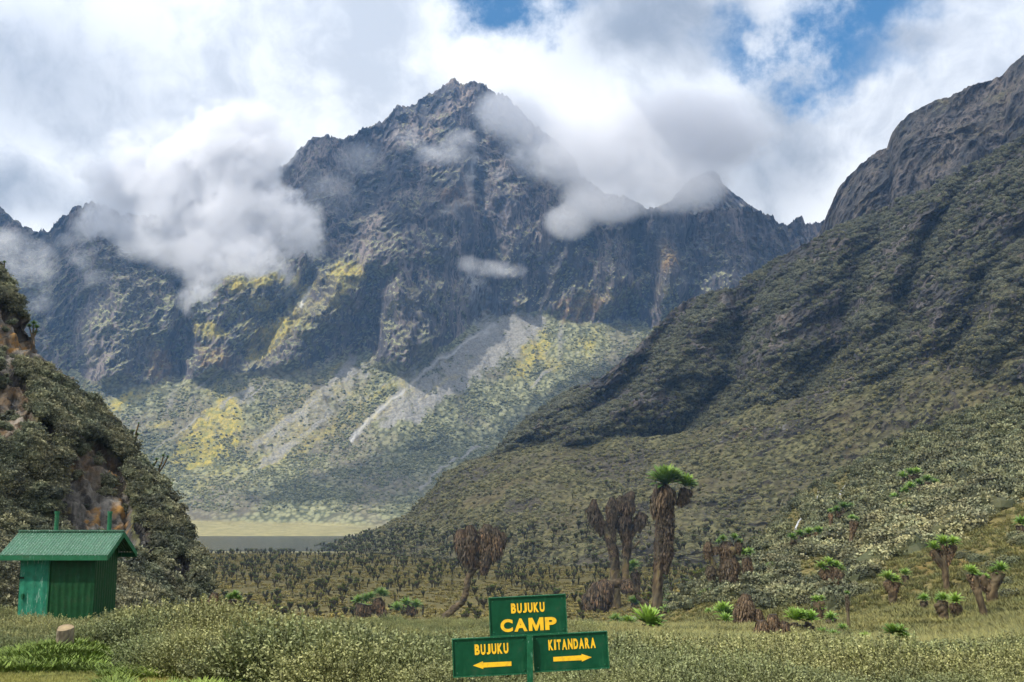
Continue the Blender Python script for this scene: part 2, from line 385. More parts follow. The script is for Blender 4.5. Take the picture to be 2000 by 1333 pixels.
def masksA(P, PX, PY, T):
    n = normals(P); steep = 1 - np.abs(n[..., 2]); cliff = sstep(2.95, 3.1, T)
    wx = PX + 16 * fbm(P / 60., 4, off=21); wy = PY + 16 * fbm(P / 60., 4, off=22)
    nz = fbm(P / 45., 4, off=11)
    veg = np.where(T > 3.02, .62 * sstep(.62, .30, steep) + .34 * sstep(420, 620, PY) + .3 * nz - .12, .95)
    Y = [[(470, 715), (498, 655), (560, 630), (600, 636), (560, 672), (505, 718)], [(330, 905), (360, 850), (420, 808), (470, 790), (480, 840), (455, 890), (405, 925), (340, 930)],
         [(320, 885), (440, 775), (485, 762), (400, 840)], [(365, 655), (420, 636), (455, 672), (400, 684)], [(196, 790), (262, 762), (272, 792), (215, 820)],
         [(375, 800), (440, 728), (470, 700), (425, 765)], [(985, 745), (1035, 672), (1072, 650), (1068, 705), (1010, 756)], [(640, 540), (705, 512), (712, 560), (660, 600)],
         [(560, 560), (600, 545), (610, 590), (575, 600)], [(430, 560), (560, 540), (560, 565), (440, 590)], [(1130, 690), (1165, 660), (1160, 720)]]
    yel = np.zeros(PX.shape)
    n5 = fbm(P / 26., 3, off=51); n6 = fbm(P / 26., 3, off=52); n7 = fbm(P * np.array([1, 1, .5]) / 14., 3, off=53)
    for q in Y: yel = np.maximum(yel, softpoly(wx, wy, q, n5, n6, 22) * (.85 + .9 * n7))
    Y2 = [[(340, 940), (560, 780), (690, 730), (860, 760), (700, 865), (520, 930), (380, 985)], [(250, 850), (420, 770), (330, 870)], [(1000, 780), (1060, 690), (1180, 640), (1200, 680), (1080, 760)],
          [(1280, 480), (1322, 480), (1330, 600), (1280, 600)], [(1100, 600), (1180, 560), (1240, 560), (1230, 620), (1120, 640)], [(430, 600), (640, 500), (690, 620), (500, 720)]]
    for q in Y2: yel = np.maximum(yel, softpoly(wx, wy, q, n5, n6, 40) * (.40 + .45 * nz + .4 * n7))
    al = (-PX * .8 + PY * .6); ac = PX * .6 + PY * .8
    stn = fbm(np.stack([ac / 30., al / 420., 0 * ac], -1), 4, off=77); zone = softpoly(wx, wy, [(190, 800), (470, 700), (700, 700), (860, 730), (1000, 690), (1200, 640), (1100, 780), (860, 830), (680, 872), (540, 930), (380, 1000), (330, 930)], n5, n6, 50)
    yel = np.maximum(yel, zone * (.14 + 1.5 * np.clip(stn, -.2, .38)) * (T > 1.1) * (T < 3.02))
    scr = zone * np.clip(.9 * sstep(.12, .42, fbm(np.stack([ac / 24., al / 300., 0 * ac], -1), 3, off=79)), 0, .8) * (T > 1.4)
    for q in [[(855, 715), (960, 628), (1060, 612), (1075, 652), (1000, 712), (900, 780), (800, 845), (730, 852), (770, 790)], [(690, 704), (742, 738), (650, 825), (530, 905), (470, 900), (600, 800)], [(395, 840), (490, 760), (505, 785), (450, 850), (400, 880)]]:
        scr = np.maximum(scr, softpoly(wx, wy, q, n5, n6, 24) * ((.75 if q[0][0] > 800 else .5) + .6 * n7))
    for pl, wd, am in [([(965, 640), (850, 715), (760, 795), (685, 866)], 7, 1.0), ([(690, 706), (620, 785), (560, 832), (500, 880)], 10, .85), ([(490, 765), (440, 800), (400, 830)], 9, .75), ([(790, 738), (700, 800)], 8, .5), ([(1060, 640), (960, 720)], 12, .7),
                       ([(950, 880), (860, 925), (820, 970)], 5, .7)]:
        scr = np.maximum(scr, am * np.exp(-(pdist(wx * .5 + PX * .5, wy * .5 + PY * .5, pl) / wd) ** 2))
    scr = np.maximum(scr, .7 * sstep(2.2, 2.98, T) * (T < 3.02) * sstep(.1, .5, fbm(np.stack([P[..., 0] / 45., P[..., 2] / 500., 0 * PX], -1), 3)))
    wh = .55 * np.exp(-(pdist(wx, wy, [(925, 565), (945, 600), (950, 640)]) / 20) ** 2) * sstep(-.35, .3, fbm(P / 14., 3))
    wh = np.maximum(wh, .5 * np.exp(-(pdist(wx, wy, [(925, 330), (915, 400), (870, 420)]) / 9) ** 2))
    wh = np.maximum(wh, .8 * np.exp(-(pdist(PX + 3 * nz, PY, [(605, 575), (592, 600), (588, 615)]) / 3) ** 2))
    wh = np.maximum(wh, .38 * np.exp(-(pdist(PX + 3 * nz, PY, [(960, 642), (850, 717), (760, 797), (685, 866)]) / 2.6) ** 2))
    org = np.zeros(PX.shape)
    for q in [[(1090, 600), (1160, 575), (1180, 600), (1150, 640), (1095, 640)], [(390, 690), (450, 690), (440, 730), (390, 730)], [(290, 700), (330, 690), (330, 750), (280, 750)], [(860, 380), (930, 370), (925, 420), (870, 425)], [(1290, 480), (1320, 480), (1320, 540), (1290, 540)]]:
        org = np.maximum(org, softpoly(wx, wy, q, n5, n6, 14) * .38)
    # meadow behind the lake
    mea = sstep(1.05, .99, T + .03 * nz) * sstep(900, 600, PX)
    wh = np.maximum(wh, .9 * ((P[..., 2] > -31.2) & (P[..., 2] < -30.2) & (T < 1)) * sstep(-.1, .15, fbm(P / np.array([14., 14., 1e3]), 2, off=88)))
    return dict(veg=veg, scree=scr * (T < 3.3), white=wh, yellow=yel, orange=org, meadow=mea * (T < 2))
oA, PA, PXA, PYA, TA, atA = loft('far_mountain', pxs, [shore, mead, (cb_x, midy, mid_d), (cb_x, cb_y, cb_d), (bx, my, md), (rx, ry, rd)], [14, 90, 150, 150, 260],
      [(0, 0), (12, -3), (30, -14), (70, -45), (150, -120), (300, -260), (420, -600)], m_far, dispA, masksA)
tag(oA, 'dark craggy massif with scree fans and yellow mossy patches behind the lake', 'mountain')

# ---- A2: pale peak behind the right part of the ridge
px2 = np.linspace(1180, 1700, 330)
r2 = [(1180, 470, 2750), (1260, 420, 2750), (1310, 395, 2750), (1345, 358, 2750), (1372, 342, 2750), (1392, 336, 2750), (1405, 346, 2750), (1412, 364, 2750), (1440, 386, 2750), (1470, 408, 2750), (1500, 428, 2750), (1530, 448, 2750), (1560, 462, 2750), (1700, 520, 2750)]
def dispA2(P, PX, PY, T, nf):
    Q = P * np.array([1, 1, .4]); Q[..., 0] += P[..., 2] * .3
    r1 = fbm(Q / 110., 4, ridged=True); r2 = fbm(Q / 30., 4, ridged=True, off=3)
    P = P * (1 - (55 * r1 + 22 * r2) / P[..., 1])[..., None]; P[..., 2] += 5 * r2 + 5 * fbm(P / 16., 3, ridged=True)
    return P
def masksA2(P, PX, PY, T):
    nz = fbm(P / 45., 4, off=11)
    return dict(veg=.25 + .6 * nz, scree=sstep(.0, .35, fbm(P * np.array([1, 1, .2]) / 26., 3)) * .8, orange=sstep(.1, .4, nz) * .3)
oA2 = loft('pale_peak', px2, [([1180, 1700], [560, 560], 2620), tuple(zip(*[(a, b, c + 140) for a, b, c in r2]))], [170], [(0, 0), (30, -10), (120, -120), (500, -600)], m_far, dispA2, masksA2)[0]
tag(oA2, 'pale rocky peak behind the right end of the ridge, half in cloud', 'peak')
oA2['kind'] = 'structure'

# ---- B1: cliffs at upper right, B2: the long dark slope
m_right = terrain_mat('right_rock', (.075, .07, .062), (.19, .158, .13), (.055, .058, .035), (.12, .115, .07), 1.15, bump_d=1.8, extra_yellow=(.15, .13, .04))
px3 = np.linspace(1500, 2320, 560)
r3 = [(1500, 640, 1560), (1560, 500, 1560), (1590, 470, 1550), (1606, 446, 1540), (1618, 418, 1530), (1632, 385, 1520), (1640, 366, 1520), (1665, 340, 1500), (1690, 318, 1480), (1712, 300, 1470), (1736, 290, 1460), (1744, 262, 1450), (1760, 240, 1440), (1782, 222, 1430),
      (1820, 204, 1410), (1862, 190, 1390), (1890, 172, 1380), (1920, 165, 1370), (1960, 150, 1350), (1978, 128, 1340), (2000, 108, 1330), (2100, 60, 1300), (2200, 20, 1270), (2320, -30, 1240)]
GB = [([(1490, 530), (1455, 620), (1425, 760), (1330, 850), (1250, 880)], 20), ([(1740, 415), (1665, 560), (1640, 700), (1560, 790)], 26), ([(2030, 480), (1920, 600), (1860, 720)], 28), ([(1330, 610), (1240, 740), (1140, 830)], 16), ([(1890, 360), (1800, 520), (1760, 640)], 18)]
SB = [([(1420, 575), (1370, 680), (1250, 800), (1120, 850)], 30), ([(1640, 450), (1560, 600), (1500, 740)], 40), ([(1860, 380), (1720, 600), (1700, 700)], 40), ([(1980, 560), (1900, 700)], 36), ([(1250, 690), (1120, 790), (1010, 860)], 20)]
def dispB(a1, a2, a3, zf, edge=0, am=0):
    def f(P, PX, PY, T, nf):
        Q = (P + 25 * np.stack([fbm(P / 130., 3, off=1), fbm(P / 130., 3, off=2), 0 * PX], -1)) * np.array([1, 1, zf])
        r1 = fbm(Q / 95., 4, ridged=True); r2 = fbm(Q / 28., 4, ridged=True, off=3); r3_ = fbm(P / 7., 3, off=6)
        top = sstep(T.max() - .25, T.max(), T)
        sp_ = 0
        if am:
            wx = PX + 26 * fbm(P / 70., 4, off=61); wy = PY + 20 * fbm(P / 70., 4, off=62)
            for pl, wd in SB: sp_ = sp_ + am * np.exp(-(pdist(wx, wy, pl) / wd) ** 2)
            for pl, wd in GB: sp_ = sp_ - am * 1.1 * np.exp(-(pdist(wx, wy, pl) / wd) ** 2)
        P = P * (1 - (sp_ + a1 * (r1 - .2) + a2 * r2) * (1 - .3 * top) / P[..., 1])[..., None]; P[..., 2] += a3 * r2 + a3 * .8 * r3_
        return P
    return f
def masksB(vb, rk=0.0):
    def f(P, PX, PY, T):
        n = normals(P); steep = 1 - np.abs(n[..., 2]); nz = fbm(P / 60., 5, off=14)
        veg = vb + 1.5 * nz - 1.3 * sstep(.42, .75, steep)
        rockb = np.zeros(PX.shape)
        for q in [[(1360, 660), (1400, 640), (1420, 690), (1370, 700)], [(1450, 560), (1500, 560), (1480, 680), (1445, 660)], [(1500, 625), (1545, 625), (1550, 645), (1500, 650)], [(1340, 600), (1430, 575), (1430, 600), (1350, 620)], [(980, 860), (1060, 800), (1100, 780), (1050, 850), (990, 890)], [(1380, 855), (1560, 830), (1560, 855), (1390, 880)]]:
            rockb = np.maximum(rockb, inpoly(PX + 12 * nz, PY + 12 * nz, q) * 1.0)
        return dict(veg=veg - .9 * rockb, orange=.25 * sstep(.0, .3, fbm(P / 30., 3, off=40)) * rockb + .12 * sstep(.1, .4, nz), white=.25 * rockb * sstep(.15, .35, fbm(P / 6., 3)), yellow=.35 * sstep(.1, .5, fbm(P / 80., 3, off=50)))
    return f
oB1, PB1, PXB1, PYB1, TB1, _ = loft('right_cliffs', px3, [([1500, 1560, 1700, 2320], [760, 700, 560, 400], [1330, 1330, 1250, 1050]), tuple(zip(*r3))], [330],
      [(0, 0), (10, -2), (40, -20), (120, -120), (400, -500)], m_right, dispB(42, 20, 4, .4), masksB(.25))
tag(oB1, 'dark broken cliffs rising at upper right', 'cliff'); oB1['kind'] = 'structure'
px4 = np.linspace(900, 2420, 1100)
cT = [(560, 1085, 1130), (640, 1066, 1085), (700, 1048, 1060), (745, 1032, 1040), (800, 1003, 1010), (840, 962, 985), (870, 925, 965), (905, 905, 950), (960, 895, 930), (1000, 882, 910), (1050, 873, 900), (1100, 866, 890), (1200, 858, 880), (1300, 852, 860), (1380, 838, 850), (1440, 815, 840), (1480, 790, 830), (1560, 780, 800), (1650, 765, 760), (1750, 745, 720), (1880, 720, 670), (2000, 700, 630), (2420, 620, 540)]
ctx, cty, ctd = zip(*cT)
b2 = [(900, 960, 1010), (935, 912, 1010), (960, 892, 1020), (985, 866, 1020), (1010, 842, 1030), (1060, 800, 1030), (1110, 768, 1040), (1180, 738, 1050), (1225, 700, 1060), (1262, 665, 1080), (1310, 612, 1100), (1350, 584, 1110), (1400, 570, 1110), (1436, 562, 1110), (1478, 530, 1110), (1560, 488, 1100), (1650, 440, 1090), (1740, 402, 1070), (1830, 360, 1030), (1910, 318, 1000), (2000, 272, 960), (2160, 195, 900), (2420, 90, 820)]
bxx, byy, bdd = zip(*b2)
oB2, PB2, PXB2, PYB2, TB2, _ = loft('right_slope', px4, [(ctx, [q + 45 for q in cty], [q + 8 for q in ctd]), (ctx, [q + 2 for q in cty], [q + 30 for q in ctd]), tuple((bxx, byy, bdd))], [20, 480],
      [(0, 0), (8, -2), (30, -18), (90, -80), (250, -300)], m_right, dispB(36, 17, 3.0, .6, am=46), masksB(.34))
tag(oB2, 'long dark scrub-covered mountainside falling from right to left', 'slope'); oB2['kind'] = 'structure'

# ---- C: olive hill in the middle distance
m_hill = terrain_mat('hill_scrub', (.08, .07, .05), (.13, .11, .075), (.085, .082, .034), (.15, .137, .062), 1.5, bump_d=1.2, extra_yellow=(.19, .16, .05), streak=False)
px5 = np.linspace(560, 2420, 1150)
cb = ([560, 640, 750, 850, 1000, 1200, 1400, 2420], [1092, 1085, 1084, 1094, 1104, 1112, 1112, 1112], [1000, 900, 800, 720, 660, 620, 610, 600])
cmx = [560, 640, 745, 840, 905, 1000, 1100, 1200, 1300, 1480, 1650, 1880, 2420]
cmy = [1088, 1076, 1055, 1030, 1000, 985, 985, 985, 980, 945, 930, 900, 870]
cmd = [1060, 990, 930, 850, 800, 770, 750, 740, 730, 710, 680, 620, 560]
oC, PC, PXC, PYC, TC, _ = loft('olive_hill', px5, [cb, (cmx, cmy, cmd), (ctx, cty, ctd)], [150, 190],
      [(0, 0), (8, -1), (30, -9), (90, -40), (200, -120)], m_hill, dispB(16, 5, 1.5, 1.0), masksB(.8))
tag(oC, 'olive green hill sloping down to the lake edge', 'hill'); oC['kind'] = 'structure'

# ---- ground sheet
def gmat():
    m, k, o = mat('ground')
    pos = k.n('ShaderNodeNewGeometry').outputs['Position']
    n1 = k.noise(pos, .06, 6, .6); n2 = k.noise(pos, .9, 6, .65); n3 = k.noise(pos, 9, 4, .6)
    c = k.mix(k.ramp(n1, .38, .62), (.145, .115, .038), (.105, .092, .03))
    c = k.mix(k.ramp(n2, .4, .65), c, (.17, .145, .06))
    c = k.mix(k.math('MULTIPLY', k.ramp(n2, .52, .40), .6), c, (.045, .045, .02))
    c = k.mix(k.math('MULTIPLY', k.attr('lawn'), k.ramp(n2, .3, .6, .6, 1)), c, k.mix(k.ramp(n3, .35, .65), (.17, .20, .035), (.30, .29, .08)))
    c = k.mix(k.attr('rust'), c, k.mix(k.ramp(n2, .4, .6), (.17, .10, .03), (.14, .12, .04)))
    c = k.mix(k.attr('pale'), c, (.34, .31, .16))
    h = k.math('ADD', n2, k.math('MULTIPLY', n3, .3))
    pbsdf(k, o, c, .95, h, .8, .35, spec=.1)
    return m
ys = np.concatenate([np.linspace(-80, 8, 12), np.geomspace(9, 900, 520), np.linspace(915, 3600, 30)])
ss = np.linspace(-1.15, 1.15, 760)
wd = np.where(ys < 40, 46, ys * 1.15)[:, None]
GXX = ss[None, :] * wd; GYY = np.broadcast_to(ys[:, None], GXX.shape)
GZZ = ground(GXX, GYY)
gpx = 1000 + F * GXX / np.maximum(GYY, 5)
# the lake shore: ground dips under the water
shore_n = fbm(np.stack([GXX / 60., GYY / 60., 0 * GXX], -1), 3)
gnz = fbm(np.stack([GXX / 2., GYY / 2., 0 * GXX], -1), 3)
lawn = (GYY < np.interp(gpx, [0, 250, 480, 900], [17.4, 15.6, 13.2, 12]) + .8 * gnz) * (gpx < 900) * 1.0 * (GYY > 2)
lawn = np.maximum(lawn, sstep(3.0, 2.0, np.hypot((GXX - (150 - 1000) / F * 17), (GYY - 17)) + gnz * .5))
rust = sstep(.1, .4, fbm(np.stack([GXX / 9., GYY / 9., 0 * GXX], -1), 3)) * sstep(1500, 1650, gpx) * sstep(60, 75, GYY) * sstep(150, 110, GYY) * .6
pale = sstep(835, 850, GYY + 8 * shore_n) * sstep(800, 600, gpx)
G = mesh_np('ground', np.stack([GXX, GYY, GZZ], -1), gridq(*GXX.shape), dict(lawn=lawn, rust=rust, pale=pale))
oG = link('ground', G, gmat()); tag(oG, 'olive brown valley floor and grassy near slope', 'ground', kind='structure')

# ---- lake
m, k, o = mat('lake_water')
pos = k.n('ShaderNodeNewGeometry').outputs['Position']
pbsdf(k, o, (.03, .03, .028), .2, k.noise(k.vm('MULTIPLY', pos, (.25, 1, 1)), .5, 4, .6), .12, .05, spec=.5)
W = mesh_np('lake', [(-900, 700, -31), (300, 700, -31), (300, 1440, -31), (-900, 1440, -31)], [(0, 1, 2, 3)])
tag(link('lake', W, m), 'still dark lake at the foot of the far slope', 'lake', kind='structure')

# ---- E: near cliff on the left
m_cliff = terrain_mat('cliff_rock', (.075, .072, .066), (.17, .155, .13), (.05, .055, .025), (.10, .10, .05), 9, bump_d=.35, extra_yellow=(.24, .17, .02), lump=.6)
sp = [(1265, 440), (1215, 424), (1180, 418), (1130, 410), (1070, 396), (1010, 362), (950, 328), (890, 272), (840, 235), (780, 194), (745, 180), (715, 152), (690, 107), (650, 84), (600, 58), (530, 0), (470, -50), (400, -110), (250, -220)]
spy, spx = zip(*sp)
epy = np.linspace(1265, 250, 420)
esx = np.interp(-epy, -np.array(spy), spx)
eds = np.interp(-epy, [-1265, -1100, -800, -530, -250], [74, 80, 92, 104, 116])
bk = np.linspace(1, 0, 26)[:-1]; vv = np.linspace(0, 1, 330)
esx = esx - 9
EPX = np.concatenate([esx[:, None] - bk[None] ** 1.5 * 190, esx[:, None] - vv[None] * (esx[:, None] + 420)], 1)
EDD = np.concatenate([eds[:, None] + bk[None] * 60, eds[:, None] - 17 * (1 - (1 - vv[None]) ** 2)], 1)
EPY = np.broadcast_to(epy[:, None], EPX.shape)
PE = P3(EPX, EPY, EDD)
q_ = PE * np.array([1, 1, .7])
e1 = fbm(q_ / 9., 4, off=3); e2 = fbm(q_ / 2.6, 4, off=7); e3 = fbm(q_ / .8, 3, off=9)
rockpoly = [[(-60, 720), (60, 740), (70, 860), (20, 900), (-60, 880)], [(60, 620), (110, 680), (160, 730), (120, 760), (60, 700)], [(265, 1000), (300, 1020), (310, 1100), (280, 1120)], [(330, 1060), (372, 1090), (380, 1150), (340, 1150)], [(135, 880), (200, 860), (250, 900), (262, 1000), (270, 1120), (232, 1130), (180, 1040), (140, 1030), (120, 940)], [(-60, 610), (40, 600), (90, 660), (60, 720), (-60, 700)], [(0, 700), (30, 700), (30, 800), (0, 800)], [(60, 860), (100, 840), (120, 900), (70, 920)], [(85, 600), (120, 690), (170, 720), (190, 780), (150, 770), (90, 690)]]
rk = np.zeros(EPX.shape)
for q in rockpoly: rk = np.maximum(rk, inpoly(EPX + 22 * e1, EPY + 22 * e2, q) * 1.0)
ns = normals(PE); 
if ns[200, 200, 1] > 0: ns = -ns
edge = np.concatenate([np.full(25, .15), np.clip(.1 + vv * 5, 0, 1)])[None]
PE = PE + ns * ((3.6 * e1 * edge + .75 * e2 + .3 * e3) * (1 - .3 * rk) - 1.9 * rk + 1.4 * rk * fbm(PE * np.array([1, 1, .3]) / 2.2, 3, ridged=True))[..., None]
orr = np.zeros(EPX.shape)
for q in [[(215, 900), (235, 910), (262, 980), (262, 1010), (240, 1000)], [(-60, 620), (40, 620), (80, 660), (50, 680), (-60, 660)], [(235, 1080), (275, 1090), (270, 1130), (235, 1140)], [(185, 960), (215, 960), (215, 990), (185, 1000)], [(75, 610), (105, 680), (85, 680)], [(330, 1075), (365, 1110), (360, 1140), (340, 1130)]]:
    orr = np.maximum(orr, inpoly(EPX + 8 * e2, EPY + 8 * e1, q) * 1.0)
ME = mesh_np('cliff', PE, gridq(*EPX.shape), dict(veg=.75 - .9 * rk + .3 * e1, scree=0 * rk, white=.14 * rk * sstep(.1, .4, e2), yellow=.75 * sstep(.22, .5, fbm(PE / 3.1, 3, off=60)) * sstep(700, 900, EPY + 100 * e1), orange=np.clip(.95 * orr * sstep(-.25, .25, e3 + e2 * .5) + rk * .32 * sstep(-.05, .3, e1 + .4 * e3), 0, 1), meadow=0 * rk))
oE = link('cliff', ME, m_cliff); tag(oE, 'steep scrub-covered rocky cliff with orange lichen at the left', 'cliff', kind='structure')

# ------------------------------------------------------------------ foliage materials
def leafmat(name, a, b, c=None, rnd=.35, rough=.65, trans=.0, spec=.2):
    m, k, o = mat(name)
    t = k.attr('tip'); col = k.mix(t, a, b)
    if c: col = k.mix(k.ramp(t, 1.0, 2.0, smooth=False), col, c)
    oi = k.n('ShaderNodeObjectInfo').outputs['Random']
    col = k.mix(1.0, col, k.mix(oi, (1 - rnd,) * 3, (1 + rnd, 1 + rnd, 1 + rnd * .6)), 'MULTIPLY')
    pos = k.n('ShaderNodeNewGeometry').outputs['Position']
    nz = k.noise(pos, .35, 3, .5)
    col = k.mix(1.0, col, k.mix(k.ramp(nz, .35, .65), (.78, .84, .8), (1.18, 1.1, .95)), 'MULTIPLY')
    pbsdf(k, o, col, rough, spec=spec)
    return m
m_heath = leafmat('heath_leaves', (.13, .145, .06), (.31, .32, .18))
m_heath_stem = leafmat('heath_stem', (.06, .045, .03), (.10, .08, .05))
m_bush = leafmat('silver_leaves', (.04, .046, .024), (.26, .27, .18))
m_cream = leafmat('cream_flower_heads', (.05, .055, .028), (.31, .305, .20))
m_cbush = leafmat('dark_silver_leaves', (.038, .044, .028), (.25, .255, .195), rnd=.5)
m_grass = leafmat('grass_blades', (.13, .14, .035), (.30, .28, .09))
m_herb = leafmat('herb_leaves', (.08, .12, .025), (.21, .27, .06))
m_tus = leafmat('tussock_blades', (.075, .08, .028), (.185, .18, .075))
m_vtus = leafmat('valley_tussock_blades', (.15, .125, .035), (.31, .26, .085))
m_lump = leafmat('scrub', (.07, .068, .028), (.21, .19, .095), rnd=.35)
m_lumpB = leafmat('scrub_dark', (.045, .047, .026), (.13, .125, .08), rnd=.45)
m_lumpA = leafmat('scrub_far', (.065, .075, .038), (.21, .205, .125), rnd=.4)
m_ros = leafmat('rosette_leaves', (.035, .085, .014), (.20, .32, .05), (.30, .36, .08), rnd=.15, rough=.45, spec=.4)
m_dead = leafmat('dead_leaves', (.028, .020, .014), (.125, .092, .062), (.20, .12, .07), rnd=.15)
m_trunk = leafmat('groundsel_bark', (.04, .03, .02), (.15, .118, .078), (.12, .10, .03), rnd=.15, rough=.9)
m_vgr = leafmat('valley_groundsel', (.05, .038, .02), (.09, .11, .025), (.18, .24, .05), rnd=.35)

# ------------------------------------------------------------------ instanced stuff
def scatter(name, pts, rot, scl, idx, srcs, label, cat):
    me = bpy.data.meshes.new(name); me.vertices.add(len(pts)); me.vertices.foreach_set('co', np.asarray(pts, np.float32).ravel())
    a = me.attributes.new('rot', 'FLOAT_VECTOR', 'POINT'); a.data.foreach_set('vector', np.asarray(rot, np.float32).ravel())
    scl = np.asarray(scl, np.float32)
    if scl.ndim == 1: scl = np.stack([scl] * 3, -1)
    a = me.attributes.new('scl', 'FLOAT_VECTOR', 'POINT'); a.data.foreach_set('vector', scl.ravel())
    a = me.attributes.new('idx', 'INT', 'POINT'); a.data.foreach_set('value', np.asarray(idx, np.int32))
    o = link(name, me)
    c = bpy.data.collections.new(name + '_source')
    for i, s_ in enumerate(srcs):
        so_ = bpy.data.objects.new('%s_source_%d' % (name, i), s_); c.objects.link(so_)
    g = bpy.data.node_groups.new(name, 'GeometryNodeTree')
    g.interface.new_socket('Geometry', in_out='INPUT', socket_type='NodeSocketGeometry'); g.interface.new_socket('Geometry', in_out='OUTPUT', socket_type='NodeSocketGeometry')
    gi = g.nodes.new('NodeGroupInput'); go = g.nodes.new('NodeGroupOutput'); L = g.links
    ci = g.nodes.new('GeometryNodeCollectionInfo'); ci.inputs['Collection'].default_value = c; ci.inputs['Separate Children'].default_value = True; ci.inputs['Reset Children'].default_value = True
    ip = g.nodes.new('GeometryNodeInstanceOnPoints'); ip.inputs['Pick Instance'].default_value = True
    def na(n_, t): nd = g.nodes.new('GeometryNodeInputNamedAttribute'); nd.data_type = t; nd.inputs[0].default_value = n_; return nd.outputs[0]
    L.new(gi.outputs[0], ip.inputs['Points']); L.new(ci.outputs[0], ip.inputs['Instance'])
    L.new(na('idx', 'INT'), ip.inputs['Instance Index']); L.new(na('rot', 'FLOAT_VECTOR'), ip.inputs['Rotation']); L.new(na('scl', 'FLOAT_VECTOR'), ip.inputs['Scale'])
    L.new(ip.outputs[0], go.inputs[0])
    md = o.modifiers.new('scatter', 'NODES'); md.node_group = g
    tag(o, label, cat, kind='stuff')
    return o
def rotz(n, tilt=.12): return np.stack([rng.uniform(-tilt, tilt, n), rng.uniform(-tilt, tilt, n), rng.uniform(0, 6.283, n)], -1)

def quad_leaves(C, Dv, L, Wd, tint0, tint1, rnd=rng):
    """C centres, Dv unit direction; each leaf a narrow rhombus-like quad folded out of plane"""
    n = len(C); r = rnd.normal(size=(n, 3)); s = np.cross(Dv, r); s /= np.linalg.norm(s, axis=1)[:, None] + 1e-9
    L = np.broadcast_to(L, n)[:, None]; Wd = np.broadcast_to(Wd, n)[:, None]
    V = np.stack([C, C + Dv * L * .5 + s * Wd * .5, C + Dv * L, C + Dv * L * .5 - s * Wd * .5], 1).reshape(-1, 3)
    T = np.stack([tint0, (tint0 + tint1) / 2, tint1, (tint0 + tint1) / 2], 1).ravel()
    Q = np.arange(4 * n).reshape(n, 4)
    return V, Q, T
def heath_mesh(seed, ns=80, nl=24, H=.44, spread=.33, lw=.0115, ll=.028):
    r = np.random.default_rng(seed)
    a = r.uniform(0, 6.283, ns); rad = np.sqrt(r.uniform(0, 1, ns)) * spread; h = H * r.uniform(.55, 1.05, ns) * (1 - .35 * (rad / spread) ** 2)
    base = np.stack([rad * .45 * np.cos(a), rad * .45 * np.sin(a), 0 * a], -1); top = np.stack([rad * 1.25 * np.cos(a), rad * 1.25 * np.sin(a), h], -1)
    t = r.uniform(.25, 1, (ns, nl)) ** .7
    C = base[:, None] * (1 - t[..., None]) + top[:, None] * t[..., None]
    d = (top - base); d /= np.linalg.norm(d, axis=1)[:, None]
    Dv = d[:, None] * .7 + r.normal(size=(ns, nl, 3)) * .65; Dv /= np.linalg.norm(Dv, axis=-1, keepdims=True)
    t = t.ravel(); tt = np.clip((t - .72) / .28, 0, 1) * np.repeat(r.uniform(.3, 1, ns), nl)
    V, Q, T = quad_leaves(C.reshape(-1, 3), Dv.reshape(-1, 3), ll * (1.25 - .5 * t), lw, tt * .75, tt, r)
    # stems as thin three-sided blades
    sv = []; sq = []
    s = np.cross(d, r.normal(size=(ns, 3))); s /= np.linalg.norm(s, axis=1)[:, None]
    V2 = np.stack([base - s * .004, base + s * .004, top + s * .002, top - s * .002], 1).reshape(-1, 3)
    Q2 = np.arange(4 * ns).reshape(ns, 4) + len(V)
    me = mesh_np('heath', np.vstack([V, V2]), np.vstack([Q, Q2]), dict(tip=np.concatenate([T, np.zeros(4 * ns)])), smooth=False)
    me.materials.append(m_heath); return me
def blade_mesh(seed, m, n=60, H=.3, spread=.2, w=.012, lean=.5):
    r = np.random.default_rng(seed)
    a = r.uniform(0, 6.283, n); rad = np.sqrt(r.uniform(0, 1, n)) * spread; h = H * r.uniform(.4, 1.1, n)
    b = np.stack([rad * np.cos(a), rad * np.sin(a), 0 * a - .02], -1); a2 = a + r.normal(size=n) * .8
    o = np.stack([np.cos(a2), np.sin(a2), 0 * a], -1) * (lean * h * r.uniform(.3, 1.3, n))[:, None]
    m1 = b + o * .35 + np.array([0, 0, 1]) * (h * .6)[:, None]; tp = b + o + np.array([0, 0, 1]) * h[:, None]
    s = np.stack([-np.sin(a2), np.cos(a2), 0 * a], -1) * w / 2
    V = np.stack([b - s, b + s, m1 + s * .9, m1 - s * .9, tp + s * .1, tp - s * .1], 1).reshape(-1, 3)
    i = np.arange(n)[:, None] * 6; Q = np.concatenate([i + [0, 1, 2, 3], i + [3, 2, 4, 5]])
    T = np.tile([0, 0, .6, .6, 1, 1], n) * np.repeat(r.uniform(.5, 1, n), 6)
    me = mesh_np('tuft', V, Q, dict(tip=T), smooth=False); me.materials.append(m); return me
